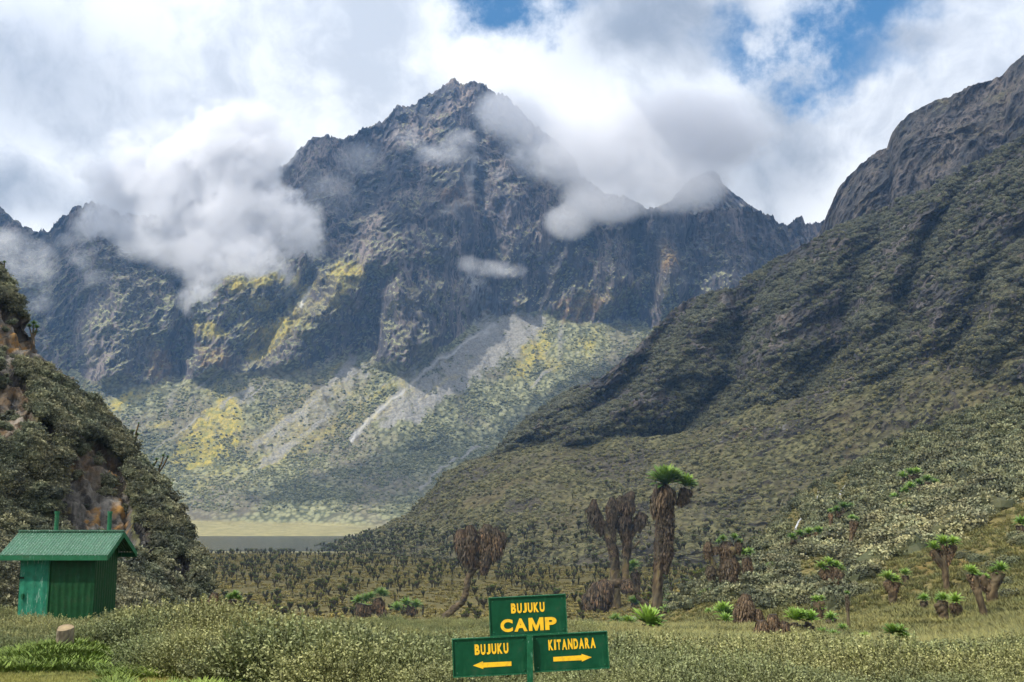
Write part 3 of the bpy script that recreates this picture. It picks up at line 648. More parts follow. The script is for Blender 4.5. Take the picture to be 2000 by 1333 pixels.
def dome_mesh(seed, m, nb=14, nl=34, R_=1.0, ll=.13, lw=.09, tipw=1.0):
    """rounded bush: many small leafy heads over a dome"""
    r = np.random.default_rng(seed); Vs = []; Qs = []; Ts = []; off = 0
    for i in range(nb):
        a = r.uniform(0, 6.283); e = math.asin(r.uniform(.02, 1)); rr = R_ * r.uniform(.5, .95)
        c = np.array([math.cos(a) * math.cos(e) * rr, math.sin(a) * math.cos(e) * rr, math.sin(e) * rr * .8 + .05]); br = R_ * r.uniform(.2, .42)
        d = r.normal(size=(nl, 3)); d[:, 2] = np.abs(d[:, 2]) * .9 + .0; d /= np.linalg.norm(d, axis=1)[:, None]
        C = c + d * br * r.uniform(.75, 1, nl)[:, None] * np.array([1, 1, .75])
        Dv = d + r.normal(size=(nl, 3)) * .55; Dv /= np.linalg.norm(Dv, axis=1)[:, None]
        tt = np.clip((.10 + .55 * C[:, 2] / R_ + .45 * d[:, 2]) * r.uniform(.55, 1.1, nl) * tipw, 0, 1)  # mound shading painted into the tint, paler upward, with pale flower and shoot tips
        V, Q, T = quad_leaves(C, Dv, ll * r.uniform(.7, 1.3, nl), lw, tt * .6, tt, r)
        Vs.append(V); Qs.append(Q + off); Ts.append(T); off += len(V)
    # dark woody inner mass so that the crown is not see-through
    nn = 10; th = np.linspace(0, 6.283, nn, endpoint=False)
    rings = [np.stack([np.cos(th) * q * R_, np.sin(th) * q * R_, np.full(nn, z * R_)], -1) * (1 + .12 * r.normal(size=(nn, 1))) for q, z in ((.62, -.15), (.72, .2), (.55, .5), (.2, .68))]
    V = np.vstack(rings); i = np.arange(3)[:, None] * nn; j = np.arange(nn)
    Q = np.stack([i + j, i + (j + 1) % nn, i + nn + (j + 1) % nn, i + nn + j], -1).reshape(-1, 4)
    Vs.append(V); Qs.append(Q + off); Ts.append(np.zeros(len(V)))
    me = mesh_np('bush', np.vstack(Vs), np.vstack(Qs), dict(tip=np.concatenate(Ts)), smooth=False); me.materials.append(m); return me
import bmesh
def lump_mesh(seed, m):
    bm = bmesh.new(); bmesh.ops.create_icosphere(bm, subdivisions=3, radius=1)
    v = np.array([q.co for q in bm.verts]); n = fbm(v * 1.3, 3, off=seed * 7.3); n2 = fbm(v * 4, 2, off=seed * 3.1)
    v = v * (1 + .45 * n + .35 * n2)[:, None] * np.array([1, 1, .75])
    for q, c in zip(bm.verts, v): q.co = c
    me = bpy.data.meshes.new('lump'); bm.to_mesh(me); bm.free()
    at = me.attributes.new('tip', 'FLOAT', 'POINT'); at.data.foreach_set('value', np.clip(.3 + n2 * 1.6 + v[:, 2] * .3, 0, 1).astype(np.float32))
    me.materials.append(m); return me

# scrub over the hills
def pick(P, n, wgt, front):
    P = P[:front]; A_ = np.linalg.norm(np.cross(np.gradient(P, axis=0), np.gradient(P, axis=1)), axis=-1)
    wt = (A_ * wgt[:front]).ravel(); wt /= wt.sum()
    i = rng.choice(len(wt), n, p=wt); q = P.reshape(-1, 3)[i] + rng.normal(size=(n, 3)) * np.array([1.2, 1.2, 0])
    return q, i
def hillscrub(name, P, n, wgt, front, m, r0, r1, label):
    q, i = pick(P, n, wgt, front); s = r0 + (r1 - r0) * rng.uniform(0, 1, n) ** 2
    q[:, 2] += s * .1
    scatter(name, q, rotz(n, .3), s, rng.integers(0, 3, n), [lump_mesh(z, m) for z in (1, 2, 3)], label, 'scrub')
clumpC = .25 + sstep(-.25, .35, fbm(PC / 30., 4, off=70)); visC = (PXC < 2120)
hillscrub('hill_scrub', PC, 20000, clumpC * visC, 340, m_lump, .35, 1.7, 'low olive scrub covering the middle hill')
nB = normals(PB2); stB = sstep(.8, .45, 1 - np.abs(nB[..., 2])) * sstep(-.45, .15, 1.5 * fbm(PB2 / 60., 5, off=14)); 
hillscrub('slope_scrub', PB2, 42000, (.08 + stB) * (.2 + sstep(-.3, .3, fbm(PB2 / 40., 4, off=71))) * (PXB2 < 2120), 500, m_lumpB, .6, 2.8, 'dark green scrub covering the right-hand mountainside')
hillscrub('slope_foot_scrub', PB2, 7000, 1.0 * (TB2 > 1.0) * sstep(1.30, 1.05, TB2 + .1 * fbm(PB2 / 30., 3)) * (PXB2 < 2120), 500, m_lump, .4, 1.9, 'olive scrub where the dark mountainside meets the hill')
vA = (TA > 1.15) & (TA < 3.0) & (PXA > 120) & (PXA < 1330)
wA = vA * (.12 + sstep(-.2, .35, fbm(PA / 60., 4, off=72))) * np.clip(1 - 1.5 * atA['scree'], 0, 1) * np.clip(1 - .7 * atA['yellow'], .2, 1)
hillscrub('far_scrub', PA, 34000, wA, 405, m_lumpA, .9, 3.0, 'blue green scrub dotting the scree slope beyond the lake')

# upper part of the near right slope
def region_pts(poly, n, dmin, dmax, jitter=0):
    xs_ = [p[0] for p in poly]; ys_ = [p[1] for p in poly]; out = []
    dgrid = np.geomspace(dmin, dmax, 500)
    while len(out) < n:
        px = rng.uniform(min(xs_), max(xs_), 400); py = rng.uniform(min(ys_), max(ys_), 400)
        ok = inpoly(px, py, poly); px = px[ok]; py = py[ok]
        a, b = ray(px, py); X = a[:, None] * dgrid; Y = np.broadcast_to(dgrid, X.shape); Zr = b[:, None] * dgrid
        g = ground(X, Y); below = Zr < g; has = below.any(1); i = below.argmax(1)
        for j in np.nonzero(has)[0]:
            if i[j] == 0: continue
            d = dgrid[i[j]]; out.append((a[j] * d, d, g[j, i[j]]))
    return np.array(out[:n])
def clear_of_falls(p):
    t = p[:, 2] / p[:, 1]; yc = (t * CT - ST) / (CT + t * ST); px = 1000 + F * p[:, 0] / p[:, 1] * (CT - ST * yc); py = 666.5 - F * yc; r = np.ones(len(p), bool)
    for a, b, h in ((1645, 18, (938, 1012)), (1560, 15, (1002, 1066)), (1597, 9, (950, 1000))): r &= ~((np.abs(px - a) < b) & (py > h[0]) & (py < h[1]))
    return r
def zon(pts): pts = pts.copy(); pts[:, 2] = ground(pts[:, 0], pts[:, 1]); return pts

# cliff scrub
fr = PE[:, 25:]; wt = (1 - .97 * rk[:, 25:]) * (.1 + (e2[:, 25:] > -.22)) * (EPX[:, 25:] > -60) * (.35 + sstep(-.3, .3, e1[:, 25:]))
wt = wt.ravel() / wt.sum(); nC = 7600
ii = rng.choice(len(wt), nC, p=wt); qq = fr.reshape(-1, 3)[ii] + rng.normal(size=(nC, 3)) * .1
sE = rng.uniform(.2, .5, nC) + .45 * rng.uniform(0, 1, nC) ** 3
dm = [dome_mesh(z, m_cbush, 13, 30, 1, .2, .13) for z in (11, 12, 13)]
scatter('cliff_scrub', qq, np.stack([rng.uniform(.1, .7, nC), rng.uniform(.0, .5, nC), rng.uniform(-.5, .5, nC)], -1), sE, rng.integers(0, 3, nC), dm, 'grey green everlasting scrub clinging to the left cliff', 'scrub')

# ------------------------------------------------------------------ foreground heath, grass, tussocks
hm = [heath_mesh(z) for z in (21, 22, 23, 24)]
def fan_points(n, d0, d1, pxa=-120, pxb=2120, pw=1.0):
    d = np.sqrt(rng.uniform(d0 ** 2, d1 ** 2, n)) if pw == 1 else d0 * (d1 / d0) ** rng.uniform(0, 1, n)
    px = rng.uniform(pxa, pxb, n); return px, d, (px - 1000) / F * d
px_, d_, x_ = fan_points(19000, 9.3, 78, pw=0)
hn = fbm(np.stack([x_ / 2.2, d_ / 3.0, 0 * d_], -1), 3, off=80)
keep = np.ones(len(d_), bool)
hx = (140 - 1000) / F * 28
keep &= ~((np.abs(x_ - hx) < 1.25) & (d_ > 27.6) & (d_ < 30.3))
keep &= ~((px_ < 900) & (d_ < np.interp(px_, [0, 250, 480, 900], [17.8, 16.2, 13.6, 10.8]) + 1.2 * hn)); keep &= np.hypot((x_ + 6.74) / 1.1, (d_ - 16.4)) > 1.25
keep &= ~((px_ > 850) & (px_ < 1040) & (d_ < 17) & (hn < .1)); keep &= hn > -.42
lf = fbm(np.stack([x_ / 5.5, d_ / 5.5, 0 * d_], -1), 3, off=83); hf = fbm(np.stack([x_ / 1.6, d_ / 2.4, 0 * d_], -1), 2, off=84) < .12; keep &= ~((px_ > 1150) & (d_ > 46 + 60 * lf) & hf); keep &= ~((px_ > 1560) & (d_ > 40 + 60 * lf) & hf)
px_, d_, x_, hn, lf = [q[keep] for q in (px_, d_, x_, hn, lf)]
z_ = ground(x_, d_) - .03
sc_ = (1.0 + .6 * hn + .9 * np.clip(lf, -.35, .5)) * rng.uniform(.75, 1.2, len(d_)) * np.interp(d_, [9, 14, 25, 60], [.8, 1.0, 1.15, 1.2])
sc_ *= 1 + .35 * np.exp(-((px_ - 560) / 260) ** 2) * (d_ < 26) * (d_ > 12) - .42 * ((px_ > 1150) & (d_ > 27)) + .2 * ((px_ > 1150) & (d_ < 20))
sc_ = np.where((px_ < 260) & (d_ < 27.6), sc_ * .8, sc_)
scatter('heath_scrub', np.stack([x_, d_, z_], -1), rotz(len(d_), .2), np.stack([sc_ * 1.15, sc_ * 1.15, sc_], -1), rng.integers(0, 4, len(d_)), hm, 'fine-leaved grey green heath covering the foreground', 'heath')
gm = [blade_mesh(z, m_grass, 70, .10, .16, .007) for z in (31, 32)] + [blade_mesh(33, m_herb, 90, .085, .17, .02, 1.1)]
n = 16000; px_, d_, x_ = fan_points(n, 9.6, 19, -150, 900)
kp = d_ < np.interp(px_, [0, 250, 480, 900], [18.4, 17.2, 14.2, 12]); px_, d_, x_ = px_[kp], d_[kp], x_[kp]; n = len(d_)
gn_ = fbm(np.stack([x_ / 1.1, d_ / 1.1, 0 * d_], -1), 2, off=44)
stx = (150 - 1000) / F * 17; near = np.hypot((x_ - stx) / 1.5, d_ - 16.5) < 1.5 + .5 * gn_
herb = near | (gn_ > .05) & (px_ > 240)
scl_ = np.where(herb, rng.uniform(.8, 1.5, n), rng.uniform(.35, .7, n))
scatter('grass', np.stack([x_, d_, ground(x_, d_)], -1), rotz(n, .2), scl_, np.where(herb, 2, rng.integers(0, 2, n)), gm, 'short yellow green grass and herbs at the bottom left', 'grass')
tm = [blade_mesh(z, m_tus, 70, .5, .28, .03, .9) for z in (41, 42)]
n = 22000; px_, d_, x_ = fan_points(n, 26, 330, 1150, 2120, 0)
tn = fbm(np.stack([x_ / 8, d_ / 10, 0 * d_], -1), 3, off=90); kp = tn > -.8; x_, d_ = x_[kp], d_[kp]; n = len(d_)
scatter('tussock_grass', np.stack([x_, d_, ground(x_, d_)], -1), rotz(n), rng.uniform(.6, 1.1, n), rng.integers(0, 2, n), tm, 'olive tussock grass on the near right slope', 'grass')
n = 16000; px_, d_, x_ = fan_points(n, 300, 800, 380, 1560, 1)
kp = fbm(np.stack([x_ / 30, d_ / 40, 0 * d_], -1), 3, off=91) > -.2; x_, d_ = x_[kp], d_[kp]; n = len(d_)
scatter('valley_tussocks', np.stack([x_, d_, ground(x_, d_)], -1), rotz(n), rng.uniform(1.2, 2.6, n), rng.integers(0, 2, n), [blade_mesh(z, m_vtus, 26, .35, .4, .12, .9) for z in (43, 44)], 'brown green tussocks on the valley floor', 'grass')
pts = region_pts([(1290, 1200), (1300, 1140), (1380, 1090), (1420, 1010), (1520, 930), (1760, 850), (2100, 740), (2100, 960), (1850, 990), (1700, 1040), (1520, 1110), (1400, 1180)], 2000, 60, 420)
pts = pts[clear_of_falls(pts)]; n = len(pts); s = rng.uniform(.6, 2.0, n) * (pts[:, 1] / 180) ** .3
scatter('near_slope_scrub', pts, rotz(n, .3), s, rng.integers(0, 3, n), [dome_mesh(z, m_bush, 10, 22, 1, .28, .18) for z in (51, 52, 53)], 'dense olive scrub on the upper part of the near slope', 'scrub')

# ------------------------------------------------------------------ round everlasting bushes on the near right slope: each a thing
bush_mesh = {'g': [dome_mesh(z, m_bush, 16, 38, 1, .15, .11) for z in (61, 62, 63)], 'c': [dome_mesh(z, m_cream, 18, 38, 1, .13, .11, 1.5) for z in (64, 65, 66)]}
def bushes(poly, n, kind, smin, smax, label, group, name):
    P_ = region_pts(poly, n, 50, 300)
    P_ = P_[clear_of_falls(P_)]
    for i, p in enumerate(P_):
        o = link(name, random.choice(bush_mesh[kind])); s_ = random.uniform(smin, smax) * (float(p[1]) / 110) ** .3
        o.location = (p[0], p[1], p[2] - .1 * s_); o.rotation_euler = (random.uniform(-.2, .2), random.uniform(-.2, .2), random.uniform(0, 6.28)); o.scale = (s_ * 1.15, s_ * 1.15, s_)
        tag(o, label, 'bush', group)
creamy = [(1490, 1110), (1540, 1075), (1640, 1060), (1700, 1020), (1760, 1000), (1850, 950), (1960, 935), (1990, 960), (1950, 1000), (1890, 1040), (1850, 1070), (1800, 1085), (1760, 1120), (1690, 1110), (1600, 1090), (1540, 1120)]
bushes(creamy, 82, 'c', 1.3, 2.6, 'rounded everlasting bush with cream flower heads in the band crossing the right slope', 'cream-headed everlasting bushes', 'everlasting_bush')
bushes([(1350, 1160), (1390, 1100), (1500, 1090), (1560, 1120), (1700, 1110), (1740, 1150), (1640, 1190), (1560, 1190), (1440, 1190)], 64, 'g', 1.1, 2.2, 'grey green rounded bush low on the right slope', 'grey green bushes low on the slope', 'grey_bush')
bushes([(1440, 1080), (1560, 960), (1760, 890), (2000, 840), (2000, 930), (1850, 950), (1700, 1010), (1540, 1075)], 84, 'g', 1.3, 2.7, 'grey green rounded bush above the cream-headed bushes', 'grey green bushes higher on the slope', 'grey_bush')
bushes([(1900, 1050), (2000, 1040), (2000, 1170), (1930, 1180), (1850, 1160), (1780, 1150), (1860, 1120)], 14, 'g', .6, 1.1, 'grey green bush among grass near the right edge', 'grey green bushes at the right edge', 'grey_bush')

# ------------------------------------------------------------------ giant groundsels
def leaf_rosette(mb, c, Rr, n, up=(0, 0, 1), secs=5, emin=12, rnd=random, bright=0.0):
    up = Vector(up).normalized(); q = Vector((0, 0, 1)).rotation_difference(up)
    wprof = {5: [.22, .62, .95, .85, .05], 3: [.4, 1.0, .08]}[secs]
    for i in range(n):
        f = i / n; a = i * 2.39996 + rnd.uniform(-.2, .2); e = R(86 + (emin - 86) * f ** .85 + rnd.uniform(-7, 7))
        L = Rr * (.84 + .16 * min(1, f * 1.6)) * rnd.uniform(.9, 1.1); W_ = Rr * (.20 if secs == 5 else .22)
        h = Vector((math.cos(a), math.sin(a), 0)); sd = Vector((-math.sin(a), math.cos(a), 0)); p = Vector((0, 0, 0)) + h * Rr * .05
        V = []; T = []; ee = e + .2; stp = L / (secs - 1)
        for j in range(secs):
            dr = h * math.cos(ee) + Vector((0, 0, 1)) * math.sin(ee); nn = -h * math.sin(ee) + Vector((0, 0, 1)) * math.cos(ee)
            w_ = W_ * wprof[j] * .5
            tv = min(1, (1 - f) * .8 + .15 * j / secs + rnd.uniform(-.12, .12) + bright)
            for sgn in (-1, 0, 1): V.append(Vector(c) + q @ (p + sd * w_ * sgn + nn * (abs(sgn) * w_ * .45))); T.append(tv)
            p = p + dr * stp; ee -= (.45 if secs == 3 else .09) * (1 if f > .2 else .4)
        Fs = []
        for j in range(secs - 1):
            for s_ in (0, 1): b = j * 3 + s_; Fs.append((b, b + 1, b + 4, b + 3))
        mb.add(V, Fs, T)
def shag(mb, pts, rad, n, L, wd, red=0.0, flare=.35, rnd=random):
    """hanging dead leaves over a core"""
    pts = [Vector(p) for p in pts]
    mb.tube(pts, [r_ * .8 for r_ in rad], 9, .12, tint=.05)
    seg = [(pts[i + 1] - pts[i]).length for i in range(len(pts) - 1)]; tot = sum(seg)
    for _ in range(n):
        s_ = rnd.uniform(0, tot); i = 0
        while i < len(seg) - 1 and s_ > seg[i]: s_ -= seg[i]; i += 1
        t = min(1, s_ / seg[i]); p = pts[i].lerp(pts[i + 1], t); r_ = rad[i] * (1 - t) + rad[i + 1] * t
        ax = (pts[i + 1] - pts[i]).normalized(); u = ax.cross(Vector((.1, 1, .03))).normalized(); v = ax.cross(u); an = rnd.uniform(0, 6.283)
        o = u * math.cos(an) + v * math.sin(an); b = p + o * r_ * rnd.uniform(.75, 1.0)
        d = (Vector((0, 0, -1)) + o * flare * rnd.uniform(.2, 1.6) + Vector((rnd.uniform(-.2, .2), rnd.uniform(-.2, .2), 0))).normalized()
        sd = d.cross(o).normalized(); sd = (sd + o * rnd.uniform(-.5, .5)).normalized(); l = L * rnd.uniform(.5, 1.3); w_ = wd * rnd.uniform(.6, 1.3)
        m_ = b + d * l * .55 + o * l * .1; e_ = b + d * l + o * l * rnd.uniform(-.15, .1)
        tv = rnd.uniform(.1, 1) if rnd.random() > red else rnd.uniform(1.3, 2)
        mb.add([b - sd * w_ * .4, b + sd * w_ * .4, m_ + sd * w_ * .5, m_ - sd * w_ * .5, e_ + sd * w_ * .1, e_ - sd * w_ * .1], [(0, 1, 2, 3), (3, 2, 4, 5)], [tv * .7, tv * .7, tv, tv, tv, tv])
def groundsel(label, base, trunks=(), skirts=(), ros=(), d=None, group=None, name='giant_groundsel', nleaf=64, red=0.0, moss=0.0, bright=0.0, cat='groundsel', sink=.15):
    """all coordinates are photo pixels at the plant's own distance; trunks: (points, r0, r1); skirts: (points, radii); ros: (px, py, r[, tilt])"""
    rn = random.Random(hash(label) % 1 + int(base[0] * 7 + base[1]))
    if d is None: d = hit(*base)
    B = Vector(P3(base[0], base[1], d)); k_ = d / F
    root = empty(name, B); tag(root, label, cat, group)
    def W(q, dy=0.0): return Vector(P3(q[0], q[1], d + dy)) - B
    for pts, r0, r1 in trunks:
        dy = rn.uniform(-.15, .15) * (1 if len(trunks) > 1 else 0); mb = MB(); n = len(pts)
        pp = []; rr = []
        for i in range(n - 1):
            for t in (0, .17, .34, .5, .67, .84):
                a, b = W(pts[i], dy), W(pts[i + 1], dy); f = (i + t) / (n - 1); pp.append(a.lerp(b, t) + Vector((rn.uniform(-1, 1), rn.uniform(-1, 1), 0)) * r0 * k_ * .12); rr.append((r0 * (1 - f) + r1 * f) * k_)
        pp.append(W(pts[-1], dy)); rr.append(r1 * k_)
        if abs(pts[0][1] - base[1]) < 25 and sink: pp.insert(0, pp[0] - Vector((0, 0, sink + .25))); rr.insert(0, rr[0] * 1.15)
        mb.tube(pp, rr, 12, .24, tint=.5, rnd=rn)
        mb.t = [min(1, max(0, rn.gauss(.5, .35))) if rn.random() > moss else 1.8 for _ in mb.t]
        mb.build('trunk', m_trunk, root, smooth=True)
    for pts, rad in skirts:
        mb = MB(); A_ = sum(((pts[i + 1][0] - pts[i][0]) ** 2 + (pts[i + 1][1] - pts[i][1]) ** 2) ** .5 * (rad[i] + rad[i + 1]) for i in range(len(pts) - 1))
        Lp = max(7, min(16, max(rad) * .7)); Lp *= .72; nn = int(min(1500, A_ / (Lp * 1.6) * 6.5 + 60))
        shag(mb, [W(p) for p in pts], [r_ * k_ for r_ in rad], nn, Lp * k_, max(2.2, Lp * .24) * k_, red, flare=.13, rnd=rn)
        mb.build('dead_leaf_skirt', m_dead, root)
    for r_ in ros:
        mb = MB(); nl = nleaf if r_[2] > 17 else 40
        tilt = r_[3] if len(r_) > 3 else rn.uniform(-.25, .25)
        leaf_rosette(mb, W(r_[:2], rn.uniform(-.2, .2)), r_[2] * k_ * 1.22, nl, (tilt, -.42, 1), 5 if r_[2] > 17 else 3, rnd=rn, bright=bright)
        mb.build('leaf_rosette', m_ros, root)
    return root

groundsel('tallest giant groundsel with two bright green leaf crowns on a double shaggy trunk', (1283, 1207),
    [([(1283, 1207), (1284, 1150), (1286, 1100), (1290, 1040), (1296, 985)], 9, 8), ([(1330, 985), (1338, 968), (1341, 955)], 8, 7)],
    [([(1298, 1118), (1302, 1080), (1303, 1040), (1303, 990), (1300, 965)], [5, 14, 14, 14, 14]), ([(1284, 1008), (1288, 985), (1300, 962), (1308, 952)], [8, 20, 26, 16]), ([(1326, 984), (1338, 966), (1341, 955)], [6, 14, 12]), ([(1284, 1110), (1288, 1080), (1292, 1010)], [8, 11, 12])],
    [(1300, 946, 35, -.1), (1338, 950, 23, .3), (1312, 940, 24, .1)], nleaf=76, moss=.08)
groundsel('dead many-branched groundsel with clustered brown withered heads left of the tallest one', (1204, 1190),
    [([(1204, 1190), (1203, 1140), (1199, 1090), (1193, 1055), (1180, 1030), (1168, 1005)], 10, 6), ([(1199, 1060), (1196, 1030), (1194, 1000)], 6, 6), ([(1218, 1150), (1222, 1110), (1226, 1060), (1224, 1030), (1222, 1010)], 7, 6), ([(1228, 1060), (1240, 1035), (1248, 1022)], 5, 4), ([(1228, 1075), (1240, 1068), (1249, 1056)], 3, 2)],
    [([(1178, 1042), (1166, 1018), (1158, 1000), (1160, 975)], [5, 14, 15, 4]), ([(1195, 1050), (1195, 1015), (1194, 990), (1196, 972)], [6, 12, 12, 5]), ([(1222, 1008), (1224, 990), (1226, 975), (1236, 960)], [10, 19, 14, 4]), ([(1221, 1046), (1220, 1020), (1222, 1008)], [9, 17, 12]), ([(1243, 1034), (1250, 1016), (1255, 1002)], [7, 14, 9]), ([(1203, 1110), (1198, 1075), (1190, 1050)], [8, 10, 9]), ([(1224, 1090), (1225, 1062), (1223, 1045)], [7, 10, 8]), ([(1208, 1000), (1210, 980), (1212, 968)], [8, 9, 4])], moss=.25)
groundsel('dead groundsel with heart-shaped brown crown on a crooked bare leaning trunk', (858, 1222),
    [([(858, 1222), (870, 1204), (886, 1190), (903, 1176), (909, 1162), (912, 1145), (916, 1125), (926, 1112), (934, 1104)], 6.5, 5.5), ([(932, 1108), (926, 1092), (918, 1070)], 5, 4), ([(934, 1106), (946, 1082), (956, 1060)], 5, 4)],
    [([(920, 1104), (912, 1080), (902, 1055), (899, 1034)], [10, 19, 18, 7]), ([(928, 1096), (922, 1070), (920, 1045), (916, 1026)], [8, 16, 17, 7]), ([(948, 1100), (952, 1070), (950, 1040), (952, 1024)], [9, 17, 17, 8]), ([(962, 1092), (968, 1070), (970, 1050), (964, 1032)], [8, 17, 15, 7]), ([(943, 1118), (946, 1100), (950, 1085)], [7, 12, 12]), ([(980, 1066), (983, 1052), (980, 1040)], [6, 8, 5])], red=.08)
groundsel('reddish brown fallen shaggy groundsel leaning at the foot of the dead many-branched one', (1150, 1196),
    [([(1150, 1198), (1165, 1172), (1185, 1145), (1212, 1138)], 12, 8)], [([(1146, 1196), (1158, 1176), (1176, 1154), (1192, 1138)], [12, 25, 26, 12]), ([(1212, 1150), (1222, 1143), (1234, 1138)], [9, 13, 10]), ([(1168, 1196), (1175, 1170), (1180, 1150)], [12, 20, 16])], red=.3)
groundsel('slim young groundsel with one green crown behind the tallest trunk', (1247, 1165), [([(1247, 1165), (1243, 1140), (1240, 1112)], 6, 5)], [([(1244, 1140), (1240, 1118)], [7, 9])], [(1238, 1108, 15), (1231, 1116, 10)])
groundsel('bare twisted fallen groundsel branch beside the tallest trunk', (1272, 1196), [([(1272, 1196), (1262, 1180), (1246, 1168), (1238, 1152), (1232, 1146)], 4.5, 3)], [([(1238, 1156), (1232, 1146), (1226, 1140)], [6, 9, 6])], red=.25)
groundsel('stout shaggy groundsel with barrel trunk and a few green tufts on top', (1424, 1160),
    [([(1424, 1160), (1424, 1120), (1424, 1070)], 14, 12), ([(1404, 1125), (1396, 1110), (1388, 1090), (1384, 1075)], 5, 5)],
    [([(1426, 1158), (1426, 1130), (1424, 1100), (1424, 1085)], [14, 21, 20, 12]), ([(1418, 1090), (1420, 1070), (1422, 1058)], [12, 16, 9]), ([(1440, 1080), (1442, 1066), (1442, 1056)], [6, 9, 6]), ([(1390, 1130), (1388, 1118), (1388, 1106)], [7, 11, 8]), ([(1383, 1090), (1382, 1072), (1384, 1058)], [7, 9, 5]), ([(1400, 1080), (1398, 1068)], [7, 7])],
    [(1412, 1055, 10), (1434, 1052, 10), (1444, 1060, 8), (1404, 1060, 7)], moss=.25)
groundsel('dark leafy groundsel with green tuft just right of the stout shaggy one', (1461, 1140), [([(1461, 1140), (1459, 1110), (1458, 1090)], 7, 6)], [([(1461, 1132), (1460, 1108), (1458, 1090)], [9, 11, 9])], [(1452, 1083, 12), (1464, 1082, 12)])
groundsel('dead dark shaggy stump of a groundsel right of the low bright rosette pair', (1454, 1226), [([(1454, 1226), (1456, 1190)], 14, 10)], [([(1454, 1222), (1454, 1200), (1455, 1180), (1456, 1160)], [19, 22, 19, 8]), ([(1476, 1226), (1478, 1206), (1478, 1190)], [13, 16, 8])])
groundsel('dead reddish shaggy clump of drooping leaves below the bright twin crowns', (1497, 1252), [([(1497, 1252), (1496, 1225)], 12, 8)], [([(1492, 1250), (1490, 1230), (1488, 1212)], [16, 18, 10]), ([(1512, 1250), (1512, 1226), (1508, 1200)], [14, 16, 9]), ([(1530, 1244), (1530, 1226), (1534, 1214)], [12, 14, 8])], red=.25)
groundsel('groundsel with two bright yellow green crowns above dark dead leaves', (1562, 1240), [([(1555, 1240), (1551, 1218)], 9, 7), ([(1576, 1238), (1580, 1218)], 9, 7)], [([(1556, 1240), (1553, 1222)], [14, 14]), ([(1578, 1240), (1579, 1222)], [13, 13])], [(1551, 1211, 21), (1580, 1212, 19), (1565, 1204, 14)], bright=.35)

LOW = [('largest low bright green rosette in front of the tallest groundsel', 1264, 1236, 31, .25), ('small dark green rosette left of the largest low rosette', 1226, 1232, 18, -.1), ('dark green rosette beside the sign board corner', 1203, 1224, 16, -.1),
       ('bright low rosette left of the dead shaggy stump', 1413, 1210, 21, .3), ('pale yellow low rosette under the bright one by the dead stump', 1416, 1222, 16, .4), ('green rosette plant right of the tallest trunk, upper one', 1309, 1184, 15, 0), ('green rosette plant right of the tallest trunk, lower one', 1301, 1202, 13, .1),
       ('round green rosette between the dead groundsel and the tallest one', 1238, 1186, 14, 0), ('dark green rosette among grey bushes above the bright low rosette', 1381, 1176, 16, -.1), ('tiny green rosette below the grey bushes', 1384, 1202, 9, .1),
       ('low green rosette left of the leftmost of three on the near slope', 1606, 1246, 13, 0), ('low green rosette nearest the dead reddish leaf pile', 1629, 1252, 14, 0)]
for lb, x, y, r_, br in LOW:
    groundsel(lb, (x, y), [([(x, y), (x, y - r_ * .35)], r_ * .25, r_ * .2)], [([(x, y - r_ * .1), (x, y - r_ * .5)], [r_ * .45, r_ * .35])], [(x, y - r_ * .55, r_), (x + r_ * .5, y - r_ * .35, r_ * .55)], name='low_groundsel', bright=br, nleaf=60, red=.3)

def simple(label, base, heads, rr=9, tr=7, red=.05, moss=0, bright=.1, group=None, fork=.55, bot=None):
    bx_, by_ = base; tr_ = []; sk = []; cx_ = sum(h[0] for h in heads) / len(heads)
    for h in heads:
        hx_, hy_ = h[0], h[1] + rr * .3; fx, fy = bx_ + (cx_ - bx_) * fork, by_ + (hy_ - by_) * fork
        tr_.append(([(bx_, by_), (fx, fy), (hx_, hy_)], tr * .8, tr * 1.15)); sk.append(([(fx * .85 + hx_ * .15, fy * .85 + hy_ * .15), (fx * .4 + hx_ * .6, fy * .4 + hy_ * .6), (hx_, hy_)], [tr * .9, tr * 1.2, (h[2] if len(h) > 2 else rr) * .55]))
    return groundsel(label, base, tr_, sk, [(h[0], h[1], h[2] if len(h) > 2 else rr) for h in heads], red=red, moss=moss, bright=bright, group=group)
simple('tall two-stemmed groundsel with three green crowns on orange-brown trunks at right', (1850, 1156), [(1822, 1072, 15), (1840, 1062, 17), (1862, 1062, 15)], tr=6, red=.25)
simple('groundsel forking low with four green crowns in a row among grey bushes', (1633, 1174), [(1604, 1110, 14), (1618, 1103, 14), (1632, 1108, 13), (1642, 1114, 10)], tr=8)
simple('single-stemmed groundsel with broad green crown near the middle of the slope', (1745, 1184), [(1734, 1132, 17), (1748, 1136, 13)], tr=8)
simple('small groundsel with dull crown just above the broad-crowned single-stemmed one', (1770, 1145), [(1768, 1122, 12)], tr=5)
simple('short slim groundsel standing alone below the tall two-stemmed one', (1807, 1200), [(1804, 1172, 12)], tr=6)
simple('left twin-trunk groundsel in the pair below the tall two-stemmed one', (1848, 1222), [(1841, 1172, 15), (1832, 1176, 10)], tr=8)
simple('right bright-crowned groundsel in the pair below the tall two-stemmed one', (1870, 1216), [(1866, 1176, 17)], tr=10, bright=.2)
simple('grey leaning groundsel with knobbly bark near the right edge', (1926, 1212), [(1895, 1118, 15), (1903, 1122, 11)], tr=7, fork=.6)
simple('thick groundsel with several crowns at far right beside the grey leaning one', (1940, 1184), [(1952, 1114, 17), (1942, 1120, 13), (1924, 1130, 10), (1912, 1126, 8)], tr=10, red=.15)
simple('groundsel cut by the right edge of view above the grassy bank', (1996, 1050), [(1994, 1024, 16)], tr=8)
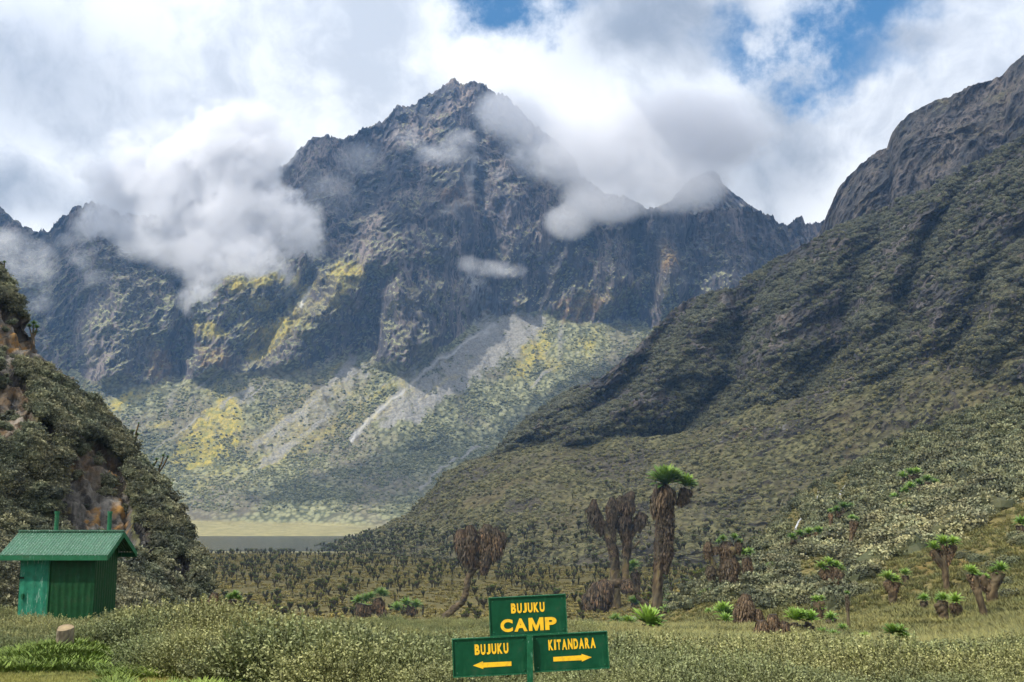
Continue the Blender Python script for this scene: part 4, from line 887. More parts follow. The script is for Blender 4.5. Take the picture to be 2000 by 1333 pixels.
simple('thin groundsel with pale green top rising above the bright twin crowns', (1603, 1222), [(1601, 1190, 12), (1594, 1174, 11), (1604, 1172, 9)], tr=6)
simple('green mophead groundsel right of the bright twin crowns', (1623, 1228), [(1623, 1209, 14)], tr=9)
simple('small round groundsel beside the reddish dead leaves, lower slope', (1645, 1244), [(1645, 1230, 12)], tr=7, red=.3)
simple('small bright mophead groundsel alone on the lower grass', (1690, 1262), [(1690, 1248, 13)], tr=6, bright=.3)
groundsel('bushy groundsel with stacked dark green crowns and black dead leaves on the lower slope', (1762, 1288), [([(1762, 1288), (1756, 1262), (1750, 1245)], 10, 8)], [([(1764, 1292), (1758, 1272), (1750, 1252)], [13, 18, 15]), ([(1738, 1270), (1738, 1256)], [10, 12])], [(1742, 1238, 18), (1756, 1236, 17), (1766, 1250, 15), (1758, 1262, 14)], bright=-.1)
groundsel('small brown dead clump left of the bushy stacked groundsel', (1708, 1274), [([(1708, 1276), (1708, 1264)], 8, 6)], [([(1704, 1276), (1706, 1264)], [10, 9]), ([(1718, 1274), (1718, 1264)], [9, 8])])
simple('upper groundsel of the dark group high on the slope', (1776, 958), [(1762, 932, 11), (1777, 926, 12), (1790, 924, 11)], tr=4)
simple('wide dark groundsel at the right of the group high on the slope', (1812, 976), [(1795, 946, 11), (1810, 940, 13), (1826, 946, 11)], tr=6, bright=-.15)
simple('two-crowned groundsel below the dark group high on the slope', (1774, 980), [(1768, 962, 11), (1778, 952, 11)], tr=5)
simple('small groundsel left of the group high on the slope', (1752, 988), [(1747, 974, 11), (1758, 976, 8)], tr=5)
simple('round groundsel lowest in the group high on the slope', (1773, 1004), [(1773, 992, 10)], tr=5)
simple('flat-topped dark groundsel with a row of drooping crowns above the bushes', (1655, 1020), [(1634, 998, 10), (1646, 992, 12), (1660, 994, 12), (1672, 1000, 10)], tr=5, bright=-.2)
simple('thin tan-trunked groundsel left of the flat-topped one', (1623, 1040), [(1622, 1000, 7)], tr=3, red=.5)
simple('slender groundsel with small pale crown standing in grey bushes', (1659, 1076), [(1664, 1014, 9), (1672, 1016, 7)], tr=4)
simple('low spreading groundsel with a long row of dull crowns left of the slender one', (1580, 1068), [(1546, 1052, 11), (1562, 1046, 12), (1580, 1042, 12), (1598, 1040, 12), (1614, 1040, 10)], tr=6, bright=-.1, fork=.2)
simple('groundsel with dead leaning pole trunk below the forked one', (1658, 1236), [(1654, 1160, 6)], tr=3)
simple('small groundsel at the left foot of the grey bushes', (1505, 1128), [(1505, 1108, 10), (1512, 1112, 8)], tr=6, bright=-.1)
# group left of the sign
groundsel('groundsel clump with many green crowns and a tan dead top left of the leaning trunk', (744, 1200),
    [([(762, 1236), (756, 1215), (748, 1195), (742, 1176)], 4, 6), ([(718, 1202), (712, 1185)], 7, 6)], [([(756, 1222), (748, 1200), (740, 1180), (738, 1168)], [5, 8, 12, 7]), ([(706, 1200), (706, 1188), (708, 1180)], [10, 14, 11]), ([(722, 1196), (722, 1182)], [9, 10])],
    [(701, 1177, 14), (714, 1174, 14), (726, 1168, 12), (744, 1162, 14), (752, 1165, 11)], d=hit(744, 1215), red=.2)
for lb, x, y, r_, br in [('pale green low rosette under the clump with the tan dead top', 712, 1200, 15, .2), ('low green rosette behind the pale one, left of the clump', 697, 1204, 10, .2), ('green low rosette left of the twin orange-centred crowns', 775, 1196, 14, .1)]:
    groundsel(lb, (x, y), [([(x, y), (x, y - 5)], 3, 3)], [([(x, y), (x, y - 6)], [6, 4])], [(x, y - 6, r_), (x + r_ * .5, y - 4, r_ * .7)], name='low_groundsel', bright=br)
simple('twin-crowned groundsel with orange dead leaves right of the clump', (800, 1206), [(793, 1182, 14), (812, 1186, 14)], tr=6, red=.5, bright=.05)
# by the foot of the left cliff
groundsel('red-topped dead groundsel at the foot of the left cliff', (412, 1188), [([(412, 1200), (413, 1180), (418, 1165)], 6, 5), ([(404, 1198), (400, 1172)], 5, 4)], [([(414, 1192), (416, 1172), (420, 1158)], [10, 11, 6]), ([(400, 1190), (400, 1170)], [8, 6]), ([(434, 1190), (436, 1176)], [8, 6])], d=50, red=.6)
groundsel('green-crowned groundsel beside the red-topped dead one', (452, 1196), [([(452, 1200), (455, 1176)], 6, 5)], [([(452, 1190), (455, 1172)], [8, 8])], [(450, 1170, 11), (460, 1166, 12), (466, 1172, 9)], d=52, bright=.1)

# dark little groundsels on the left cliff's skyline
_yc = PE[..., 2] / PE[..., 1]; EJX = 1000 + F * (PE[..., 0] / PE[..., 1]) * (CT - ST * ((_yc * CT - ST) / (CT + _yc * ST))); EJY = 666.5 - F * ((_yc * CT - ST) / (CT + _yc * ST))
def sky_gr(label, x, y, hs, dd):
    mt_ = []; rs_ = []
    m_ = np.abs(EJY - y) < 5; j_ = np.argmax(np.where(m_, EJX, -1e9)); sh = float(EJX.flat[j_]) - 5 - x; dd = float(PE[..., 1].flat[j_]) - .3
    x += sh; hs = [(a + sh, b, c) for a, b, c in hs]
    for hx_, hy_, hr in hs: mt_.append(([(x, y), (x * .4 + hx_ * .6, y * .45 + hy_ * .55), (hx_, hy_)], 1.6, 1.3)); rs_.append((hx_, hy_, hr))
    return groundsel(label, (x, y), mt_, [], rs_, d=dd, bright=-.5, nleaf=30, sink=.8)
sky_gr('spindly groundsel topmost on the left cliff edge', 14, 546, [(8, 520, 5), (16, 514, 5), (20, 530, 4)], 103)
sky_gr('spindly groundsel second from the top of the cliff edge', 44, 566, [(38, 550, 5), (46, 548, 5)], 101)
sky_gr('lone thin groundsel leaning out above the dense one on the cliff edge', 78, 640, [(72, 618, 4), (78, 614, 4)], 98)
sky_gr('dense dark groundsel leaning out from the cliff edge', 90, 662, [(84, 640, 8), (92, 634, 8), (98, 642, 8), (96, 652, 7)], 97)
sky_gr('tuft of dark upright groundsels halfway down the cliff edge', 232, 878, [(226, 850, 7), (236, 846, 7), (244, 852, 7), (247, 828, 3), (230, 862, 6)], 90)
sky_gr('small dark groundsel below the halfway tuft on the cliff edge', 278, 918, [(268, 892, 5), (290, 900, 6), (284, 910, 5)], 87)
sky_gr('long-armed groundsel reaching out from the cliff edge', 308, 934, [(324, 892, 5), (332, 894, 4), (316, 912, 4)], 86)
sky_gr('lowest small groundsel on the cliff edge', 330, 962, [(322, 940, 4), (332, 942, 5), (340, 946, 4)], 85)

# ------------------------------------------------------------------ small groundsels on the valley floor
def valley_mesh(seed):
    rn = random.Random(seed); mb = MB(); nh = rn.choice([1, 2, 3, 3, 4]); H = 2.5
    mb.tube([(0, 0, -.4), (rn.uniform(-.1, .1), 0, H * .45)], [.28, .24], 6, .1, tint=.1, rnd=rn)
    for i in range(nh):
        a = i * 6.283 / nh + rn.random(); s_ = .75 if nh > 1 else .1; tp = Vector((math.cos(a) * s_, math.sin(a) * s_, H * rn.uniform(.78, 1.0)))
        mb.tube([(0, 0, H * .42), tp * .8 + Vector((0, 0, H * .12)), tp], [.22, .36, .30], 6, .15, tint=.1, rnd=rn)
        o = MB(); leaf_rosette(o, tp, .75, 22, secs=3, rnd=rn); o.t = [1 + q * .7 if q > .45 else .8 for q in o.t]; mb.add(o.v, o.f, o.t)
    me = bpy.data.meshes.new('groundsel'); me.from_pydata(mb.v, [], mb.f); at = me.attributes.new('tip', 'FLOAT', 'POINT'); at.data.foreach_set('value', np.asarray(mb.t, np.float32)); me.materials.append(m_vgr); return me
vm_ = [valley_mesh(z) for z in range(100, 107)]
px_, d_, x_ = fan_points(3600, 290, 850, 400, 1560, 1)
cl = fbm(np.stack([x_ / 40, d_ / 60, 0 * d_], -1), 3, off=95); kp = (cl > -.12 + rng.uniform(-.25, .25, len(cl))) & (d_ * .0 + rng.uniform(0, 1, len(d_)) < .75)
px_, d_, x_ = px_[kp], d_[kp], x_[kp]
vis = (px_ > np.interp(d_, [300, 900], [400, 420])); px_, d_, x_ = px_[vis], d_[vis], x_[vis]
order = np.argsort(d_); px_, d_, x_ = px_[order], d_[order], x_[order]; zz = ground(x_, d_)
NT_ = 290
for i in range(NT_):
    o = link('small_groundsel', random.choice(vm_)); s_ = random.uniform(.45, 1.3); o.location = (x_[i], d_[i], zz[i] - .05); o.scale = (s_ * random.uniform(1, 1.3), s_, s_); o.rotation_euler = (0, 0, random.uniform(0, 6.28))
    tag(o, 'small dark groundsel dotting the open valley floor', 'groundsel', 'small groundsels dotting the valley floor')
rest = slice(NT_, None); n = len(d_) - NT_
scatter('distant_groundsels', np.stack([x_[rest], d_[rest], zz[rest]], -1), rotz(n, .05), rng.uniform(.7, 1.3, n), rng.integers(0, 7, n), vm_, 'countless tiny dark groundsels toward the lake', 'groundsel')
wC = (PYC > 1035 + 30 * fbm(PC / 60., 2)) * (PXC < 1500) * 1.0 + .05 * (PYC > 930) * (PXC < 2000)
q, _i = pick(PC, 800, wC, 340)
scatter('hill_groundsels', q, rotz(len(q), .05), rng.uniform(.8, 1.6, len(q)), rng.integers(0, 7, len(q)), vm_, 'dark groundsels thickly scattered along the foot of the olive hill', 'groundsel')

# ------------------------------------------------------------------ latrine hut
def paint(name, a, b, wear=(.45, .5, .48), ws=.5, rough=.45, sc=6):
    m, k, o = mat(name); pos = k.n('ShaderNodeTexCoord').outputs['Object']
    n1 = k.noise(pos, sc, 6, .65); n2 = k.noise(k.vm('MULTIPLY', pos, (3, 3, .6)), sc, 6, .7)
    c = k.mix(k.ramp(n1, .35, .65), a, b); c = k.mix(k.math('MULTIPLY', k.ramp(n2, .56, .68), ws), c, wear)
    c = k.mix(k.math('MULTIPLY', k.ramp(k.noise(pos, sc * .45, 8, .75), .52, .72), .35), c, (.06, .055, .035))
    pbsdf(k, o, c, k.ramp(n1, .3, .7, rough, rough + .2), n1, .15, .01, spec=.18); return m
m_hut = paint('hut_green_paint', (.004, .036, .010), (.006, .052, .016), (.03, .11, .06), .35)
m_door = paint('door_green_paint', (.012, .12, .07), (.02, .17, .10), (.35, .45, .38), .55)
m_roof = paint('roof_green_paint', (.035, .095, .058), (.06, .145, .092), (.42, .52, .46), .8, .35, 9)
m_trim = paint('trim_green_paint', (.01, .085, .035), (.015, .11, .05), (.2, .3, .25), .3)
m_darkw = paint('dark_inner', (.006, .015, .008), (.01, .02, .01), ws=0)
hd = 28.0; hxp = lambda px, d=hd: float(P3(px, 1000, d)[0]); hzp = lambda py, d=hd: float(P3(0, py, d)[2])
gx0, gx1 = hxp(48), hxp(192); D0 = 1.53
hut = empty('latrine_hut', ((gx0 + gx1) / 2, hd, -3.15)); tag(hut, 'small green corrugated metal latrine hut with pitched roof beside the cliff', 'hut')
hw = (gx1 - gx0) / 2
def corr(mb, p0, p1, z0, z1, nrm, pitch=.09, amp=.012, zf=None):
    """vertical corrugated panel between two plan points"""
    p0 = Vector(p0); p1 = Vector(p1); L = (p1 - p0).length; n = max(4, int(L / pitch * 6)); nrm = Vector(nrm); V = []; Fs = []
    for i in range(n + 1):
        t = i / n; w_ = abs(math.sin(t * L / pitch * math.pi)) ** 3; p = p0.lerp(p1, t) + nrm * amp * (w_)
        zt = zf(t) if zf else z1
        V += [(p.x, p.y, z0), (p.x, p.y, zt)]
    for i in range(n): Fs.append((2 * i, 2 * i + 2, 2 * i + 3, 2 * i + 1))
    mb.add(V, Fs)
_ze = hzp(1083, hd - .3) + 3.15; _zr = hzp(1038, hd + .77) + 3.15; _tn = (_zr - _ze) / (D0 / 2 + .3); zE = _ze + .3 * _tn - .08; zR = _zr - .08
mb = MB(); dx = hxp(103) - (gx0 + gx1) / 2
corr(mb, (dx + .03, 0, 0), (hw, 0, 0), 0, zE, (0, -1, 0), .16, .016)
gab = lambda t: zE + (zR - zE) * (1 - abs(2 * t - 1))
corr(mb, (hw, 0, 0), (hw, D0, 0), 0, zE, (1, 0, 0), .16, .012, gab); corr(mb, (-hw, D0, 0), (-hw, 0, 0), 0, zE, (-1, 0, 0), .16, .012, gab); corr(mb, (hw, D0, 0), (-hw, D0, 0), 0, zE, (0, 1, 0), .16)
mb.box(-hw + .01, hw - .01, .012, D0 - .012, .0, zE - .02)
mb.build('wall', m_hut, hut)
mb = MB(); corr(mb, (-hw, -.02, 0), (dx, -.02, 0), .05, zE - .02, (0, -1, 0), .24, .02); mb.box(-hw, dx, -.018, .008, .05, zE - .02)
door = mb.build('door', m_door, hut); door['label'] = 'lighter turquoise green door at the left of the hut'
mb = MB(); mb.box(-hw + .1, -hw + .13, -.075, -.04, 1.0, 1.14); mb.box(-hw + .07, -hw + .16, -.045, -.036, 1.02, 1.12); mb.build('handle', m_trim, door)
for hz_ in (.5, 1.5):
    mb = MB(); mb.box(-hw - .004, -hw + .12, -.05, -.042, hz_, hz_ + .05); mb.tube([(-hw + .002, -.052, hz_ - .02), (-hw + .002, -.052, hz_ + .07)], [.012, .012], 8); mb.build('hinge', m_darkw, door)
mb = MB(); mb.box(dx - .002, dx + .035, -.035, .0, .02, zE); mb.build('door_frame', m_trim, hut)
# roof
ex = .42; ov = .3; xl, xr = -hw - ex, hw + ex; th = math.atan2(zR - zE, D0 / 2)
def roofpt(x, s_, lift): # s from eave(0) to ridge(1); front side
    y = -ov + (D0 / 2 + ov) * s_; z = zE - ov * math.tan(th) + (zR - zE + ov * math.tan(th)) * s_; return (x, y, z + .06 + lift)
for side in (1, -1):
    V = []; Fs = []; n = int((xr - xl) / .075 * 6)
    for i in range(n + 1):
        x = xl + (xr - xl) * i / n; lf = .011 * math.sin(2 * math.pi * (x - xl) / .075)
        for s_ in (-.03, .5, 1.0):
            p = roofpt(x, s_, lf + .02); y = p[1] if side > 0 else D0 - p[1]; V.append((x, y, p[2]))
    for i in range(n):
        for j in (0, 1): b = i * 3 + j; Fs.append((b, b + 3, b + 4, b + 1))
    mb = MB(); mb.add(V, Fs); mb.build('roof_sheet', m_roof, hut)
mb = MB(); yE = -ov - .03; zf = roofpt(0, 0, 0)[2]
mb.box(xl + .01, xr - .01, yE, yE + .03, zf - .13, zf - .005); mb.box(xl + .01, xr - .01, D0 - yE - .03, D0 - yE, zf - .13, zf - .005)
mb.build('fascia', m_trim, hut)
mb = MB()
for x in (xl, xr - .03):
    for side in (1, -1):
        a = roofpt(x, 0, 0); b = roofpt(x, 1, 0); Y = (lambda y: y) if side > 0 else (lambda y: D0 - y)
        V = [(xx, Y(p[1]), p[2] + dz) for p in (a, b) for xx in (x, x + .03) for dz in (-.13, .005)]
        mb.add(V, [(0, 1, 3, 2), (4, 6, 7, 5), (0, 4, 5, 1), (2, 3, 7, 6), (1, 5, 7, 3), (0, 2, 6, 4)])
mb.build('barge_board', m_trim, hut)
mb = MB(); mb.box(xl, xr, D0 / 2 - .09, D0 / 2 + .09, roofpt(0, 1, 0)[2] + .015, roofpt(0, 1, 0)[2] + .05); mb.build('ridge_cap', m_roof, hut)
for px in (112, 215):
    mb = MB(); x = hxp(px, hd + 1.3) - (gx0 + gx1) / 2; y = 1.3; zt = hzp(999, hd + 1.3) + 3.15
    mb.tube([(x, y, 1.6), (x, y, zt - .06)], [.055, .055], 14); mb.tube([(x, y, zt - .06), (x, y, zt)], [.068, .064], 14); mb.build('vent_pipe', m_trim, hut, smooth=False)

# ------------------------------------------------------------------ tree stump on the mound
m_cut = leafmat('cut_wood', (.20, .145, .09), (.36, .26, .15), rnd=0); m_bark = leafmat('stump_bark', (.08, .062, .045), (.24, .19, .13), rnd=0)
sd_ = 16.9; sx_ = (151 - 1000) / F * sd_; sz_ = gz(sx_, sd_); sr = 16 * sd_ / F
st_top = float(P3(150, 1226, sd_)[2])
stump = empty('tree_stump', (sx_, sd_, sz_)); tag(stump, 'short sawn tree stump on a grassy mound at lower left', 'stump')
mb = MB(); n = 18; hs = st_top - sz_; V = []; T = []; Fs = []
for j in range(6):
    f = j / 5
    for i in range(n):
        a = 6.283 * i / n; r_ = sr * (1.1 - .15 * f + .10 * math.sin(3 * a + 1) + random.uniform(-.03, .03)); V.append((math.cos(a) * r_, math.sin(a) * r_, -.1 + (hs + .1 + .04 * math.sin(a)) * f)); T.append(random.random())
for j in range(5):
    for i in range(n): Fs.append((j * n + i, j * n + (i + 1) % n, (j + 1) * n + (i + 1) % n, (j + 1) * n + i))
mb.add(V, Fs, T); mb.build('bark', m_bark, stump)
mb = MB(); V = [(p[0] * .98, p[1] * .98, p[2] - .004) for p in V[-n:]] ; mb.add(V + [(0, 0, hs)], [(i, (i + 1) % n, n) for i in range(n)], [.2] * n + [.9]); mb.build('cut_top', m_cut, stump)

# ------------------------------------------------------------------ signpost
m_sign = paint('sign_green', (.001, .045, .018), (.002, .06, .026), (.03, .14, .07), .22, .4, 8)
m_edge = paint('sign_edge_green', (.006, .07, .03), (.01, .10, .045), (.25, .4, .32), .6, .35, 20)
m_let, k, o = mat('sign_yellow_paint'); pbsdf(k, o, k.mix(k.ramp(k.noise(k.n('ShaderNodeTexCoord').outputs['Object'], 30, 5, .6), .4, .7), (.78, .46, .012), (.62, .36, .02)), .45, spec=.4)
SD = 8.4; kk = SD / F
post_x = float(P3(1036, 1200, SD)[0]); zg = gz(post_x, SD)
sign = empty('signpost', (post_x, SD, zg)); tag(sign, 'green three-board trail signpost with yellow camp names and arrows', 'signpost')
def S3(px, py, dy=0.0): return Vector(P3(px, py, SD + dy)) - Vector((post_x, SD, zg))
def board(TL, TR, BR, BL, name='sign_board', dy=0.0):
    cs = [S3(*q, dy) for q in (TL, TR, BR, BL)]; c = sum(cs, Vector()) / 4
    xd = ((cs[1] - cs[0]) + (cs[2] - cs[3])).normalized(); w_ = ((cs[1] - cs[0]).length + (cs[2] - cs[3]).length) / 2; h_ = ((cs[3] - cs[0]).length + (cs[2] - cs[1]).length) / 2
    an = math.atan2(xd.z, xd.x)
    o = bpy.data.objects.new(name, None)
    mb = MB(); mb.box(-w_ / 2 + .004, w_ / 2 - .004, -.006, .012, -h_ / 2 + .004, h_ / 2 - .004)
    ob = mb.build(name, m_sign, sign); ob.location = c; ob.rotation_euler = (0, -an, 0)
    fr_ = MB(); e = .0065
    fr_.box(-w_ / 2, w_ / 2, -.017, .015, h_ / 2 - e, h_ / 2); fr_.box(-w_ / 2, w_ / 2, -.017, .015, -h_ / 2, -h_ / 2 + e)
    fr_.box(-w_ / 2, -w_ / 2 + e, -.0165, .0145, -h_ / 2 + e, h_ / 2 - e); fr_.box(w_ / 2 - e, w_ / 2, -.0165, .0145, -h_ / 2 + e, h_ / 2 - e)
    f = fr_.build('board_frame', m_edge, ob)
    bpy.data.objects.remove(o)
    return ob, w_, h_
WID = {'I': .42, 'M': 1.28, 'J': .8, 'N': 1.02, 'C': 1.05, 'A': 1.12, 'T': .9, 'K': 1.03, 'U': .98}
def letters(ob, text, cx, cz, w_, h_, bold=.03, gap=.16):
    tot = sum(WID.get(c, 1) for c in text) + gap * (len(text) - 1); u = w_ / tot; x = cx - w_ / 2; mb = MB(); rn = random.Random(len(text))
    for ch in text:
        if ch == 'M':
            cw = WID[ch] * u; s_ = .24
            poly = [(0, 0), (s_, 0), (s_, .56), (.5 - .07, 0), (.5 + .07, 0), (1 - s_, .56), (1 - s_, 0), (1, 0), (1, 1), (1 - s_ * 1.1, 1), (.5, .38), (s_ * 1.1, 1), (0, 1)]
            V = [(x + a * cw, y, cz + (b - .5) * h_) for y in (-.0085, -.0063) for a, b in poly]; n = len(poly)
            fr = [(0, 1, 2, 12), (12, 2, 11), (2, 3, 10, 11), (3, 4, 10), (4, 5, 9, 10), (5, 8, 9), (5, 6, 7, 8)]
            mb.add(V, fr + [(i, (i + 1) % n, n + (i + 1) % n, n + i) for i in range(n)]); x += cw + gap * u
            continue
        cu = bpy.data.curves.new('t', 'FONT'); cu.body = ch; cu.size = 1; cu.extrude = .1; cu.offset = bold if ch != 'M' else .012; cu.resolution_u = 5
        t = bpy.data.objects.new('tmp', cu); COL.objects.link(t); bpy.context.view_layer.update()
        me = bpy.data.meshes.new_from_object(t.evaluated_get(bpy.context.evaluated_depsgraph_get())); bpy.data.objects.remove(t)
        v = np.zeros(len(me.vertices) * 3, np.float32); me.vertices.foreach_get('co', v); v = v.reshape(-1, 3); lo, hi = v.min(0), v.max(0); cw = WID.get(ch, 1) * u
        hh = h_ * rn.uniform(.98, 1.02); X = (v[:, 0] - lo[0]) / (hi[0] - lo[0]) * cw + x; Z = (v[:, 1] - lo[1]) / (hi[1] - lo[1]) * hh - hh / 2 + cz + rn.uniform(-.001, .001); Y = np.where(v[:, 2] > 0, -.0085, -.0063)
        mb.add(list(zip(X.tolist(), Y.tolist(), Z.tolist())), [tuple(p.vertices) for p in me.polygons]); x += cw + gap * u
    return mb.build('lettering', m_let, ob)
def arrow(ob, cx, cz, L, sgn, h=.016, H=.055, hl=.075):
    pts = [(-L / 2, -h), (L / 2 - hl, -h * 1.1), (L / 2 - hl, -H / 2), (L / 2, 0), (L / 2 - hl, H / 2), (L / 2 - hl, h * 1.1), (-L / 2, h)]
    V = [(cx + sgn * x, y, cz + z) for y in (-.0065, -.0085) for x, z in pts]; n = 7
    mb = MB(); mb.add(V, [tuple(range(n)), tuple(range(n, 2 * n))[::-1]] + [(i, (i + 1) % n, n + (i + 1) % n, n + i) for i in range(n)]); return mb.build('arrow', m_let, ob)
b1, w1_, h1_ = board((954, 1168), (1105, 1160), (1108, 1237), (957, 1244))
letters(b1, 'BUJUKU', .002, .055, .250, .072, .05, .2); letters(b1, 'CAMP', .002, -.066, .418, .094, .045, .12)
b2_, w2_, h2_ = board((882, 1248), (1031, 1241), (1031, 1316), (886, 1324))
letters(b2_, 'BUJUKU', .012, .052, .250, .076, .05, .2); arrow(b2_, .012, -.06, .285, -1)
b3, w3_, h3_ = board((1040, 1240), (1186, 1233), (1190, 1305), (1043, 1314))
letters(b3, 'KITANDARA', .012, .055, .350, .076, .05, .2); arrow(b3, .010, -.048, .285, 1)
mb = MB(); pt = S3(1035, 1241, -.03); pb = S3(1036, 1333, -.03)
mb.box(pt.x - .022, pt.x + .022, -.052, -.018, -.35, pt.z); mb.build('post', m_edge, sign)
mb = MB(); mb.box(pt.x - .016, pt.x + .016, .013, .045, -.3, S3(0, 1168).z); mb.build('back_strut', m_sign, sign)
for ob, w_, h_ in ((b1, w1_, h1_), (b2_, w2_, h2_), (b3, w3_, h3_)):
    for bx_, bz_ in ((-w_ / 2 + .03, h_ / 2 - .03), (w_ / 2 - .03, h_ / 2 - .03), (-w_ / 2 + .03, -h_ / 2 + .03), (w_ / 2 - .03, -h_ / 2 + .03)):
        mb = MB(); mb.tube([(bx_, -.0055, bz_), (bx_, -.010, bz_)], [.006, .005], 8); mb.build('rivet', m_edge, ob)

# pale rock behind the sign
m_rock, k, o = mat('pale_rock'); pos = k.n('ShaderNodeNewGeometry').outputs['Position']
n1 = k.noise(pos, 9, 7, .65); pbsdf(k, o, k.mix(k.ramp(n1, .35, .65), (.16, .15, .145), (.36, .345, .33)), .9, n1, .6, .03)
def rock(px, py, d, r_, label):
    bm = bmesh.new(); bmesh.ops.create_icosphere(bm, subdivisions=4, radius=1)
    v = np.array([q.co for q in bm.verts]); v = v * (1 + .3 * fbm(v * 1.1, 3, off=px) + .06 * fbm(v * 6, 2))[:, None] * np.array([1.4, 1, .55]) * r_
    for q, c in zip(bm.verts, v): q.co = c
    me = bpy.data.meshes.new('rock'); bm.to_mesh(me); bm.free(); me.polygons.foreach_set('use_smooth', [True] * len(me.polygons))
    x = (px - 1000) / F * d; o_ = link('rock', me, m_rock, loc=(x, d, gz(x, d) + r_ * .1)); tag(o_, label, 'rock'); return o_
rock(985, 1325, 10.8, .24, 'pale grey rock lying in the heath behind the signpost')

# ------------------------------------------------------------------ waterfalls
m_wf, k, o = mat('falling_water'); pos = k.n('ShaderNodeNewGeometry').outputs['Position']
pbsdf(k, o, k.mix(k.ramp(k.noise(k.vm('MULTIPLY', pos, (6, 6, 1)), 1, 4, .6), .35, .6), (.22, .23, .25), (.62, .64, .68)), .4, spec=.5)
def fall(pts, wpx, label, g_=None):
    dj = [hit(*q, dmin=60) - 1.6 for q in pts]; d = dj[-1]; base = Vector(P3(*pts[-1], d)); o_ = MB()
    for pl in ([pts] if isinstance(pts[0][0], (int, float)) else pts):
        V = [Vector(P3(x, y, q)) - base for (x, y), q in zip(pl, dj)]
        o_.tube(V, [wpx * d / F * (.35 + .65 * i / (len(V) - 1)) * .42 for i in range(len(V))], 6, .2)
    if wpx > 4:
        V = [Vector(P3(x + 3 + 5 * i / 3, y + 4, q)) - base for i, ((x, y), q) in enumerate(zip(pts, dj))]; o_.tube(V, [wpx * d / F * .17] * len(V), 6, .2)
    f = o_.build('waterfall', m_wf, None, base); tag(f, label, 'waterfall'); return f
fall([(1655, 945), (1648, 953), (1641, 966), (1635, 982)], 8, 'larger thin white waterfall spilling down the dark right slope')
fall([(1567, 1010), (1560, 1020), (1554, 1034)], 7, 'lower small white waterfall left of the larger one')
fall([(1598, 958), (1597, 968), (1596, 976)], 3, 'faint thread of falling water just left of the larger waterfall')

# ------------------------------------------------------------------ unseen cloud sheet shaped to shade right side and foreground, gaps for sunlit patches
H0 = 1500.0
lit_polys = [[(170, 640), (330, 600), (400, 540), (520, 480), (690, 440), (760, 480), (730, 640), (640, 700), (700, 690), (860, 740), (1000, 650), (1070, 610), (1180, 600), (1240, 520), (1265, 600), (1120, 740), (880, 820), (690, 872), (560, 925), (440, 965), (360, 1005), (300, 940), (180, 830)],
             [(1275, 470), (1335, 470), (1345, 610), (1278, 610)], [(840, 340), (990, 320), (990, 450), (850, 470)], [(700, 235), (880, 150), (1010, 170), (1010, 250), (760, 330)]]
pp_ = []; lit = []
def acc(P, L, st=5):
    pp_.append(P[::st, ::st].reshape(-1, 3)); lit.append(np.broadcast_to(L, P.shape[:2])[::st, ::st].ravel())
La = np.zeros(PXA.shape)
for q in lit_polys: La = np.maximum(La, inpoly(PXA, PYA, q) * 1.0)
La = np.maximum(La, (TA < 1.15) * 1.0)
acc(PA, La, 3); acc(PB2, 0.0); acc(PB1, 0.0); acc(PC, 0.0)
Lg = ((GYY < 60)) * 0.0
acc(np.stack([GXX, GYY, GZZ], -1), 0.0 * GXX)
pp_ = np.vstack(pp_); lit = np.concatenate(lit)
cl_ = np.array([P3(a, b, 2150.) for a, b in [(330, 330), (460, 310), (400, 430), (540, 420), (1080, 270), (1210, 300), (1310, 350), (1400, 300)] ]); cl_ = (cl_[:, None] + rng.uniform(-130, 130, (8, 1500, 3))).reshape(-1, 3)
pp_ = np.vstack([pp_, cl_]); lit = np.concatenate([lit, np.ones(len(cl_))])
HP = pp_ + SV * ((H0 - pp_[:, 2]) / SV[2])[:, None]
cx0, cx1, cy0, cy1, cs = -3500, 900, -1900, 2500, 25.0
nx, ny = int((cx1 - cx0) / cs), int((cy1 - cy0) / cs)
ixx = ((HP[:, 0] - cx0) / cs).astype(int); iyy = ((HP[:, 1] - cy0) / cs).astype(int)
ok = (ixx >= 0) & (ixx < nx) & (iyy >= 0) & (iyy < ny)
num = np.zeros((ny, nx)); den = np.zeros((ny, nx)); np.add.at(num, (iyy[ok], ixx[ok]), lit[ok]); np.add.at(den, (iyy[ok], ixx[ok]), 1)
def blur(a, n):
    for _ in range(n):
        a = (a + np.roll(a, 1, 0) + np.roll(a, -1, 0) + np.roll(a, 1, 1) + np.roll(a, -1, 1)) / 5
    return a
num = blur(num, 3); den = blur(den + 2 * num, 3); num = blur(num, 3) * 3; fld = np.where(den > 1e-6, num / np.maximum(den, 1e-6), 0.0)
XX, YY = np.meshgrid(cx0 + (np.arange(nx) + .5) * cs, cy0 + (np.arange(ny) + .5) * cs)
fld = fld + .22 * fbm(np.stack([XX / 260., YY / 260., 0 * XX], -1), 4, off=120)
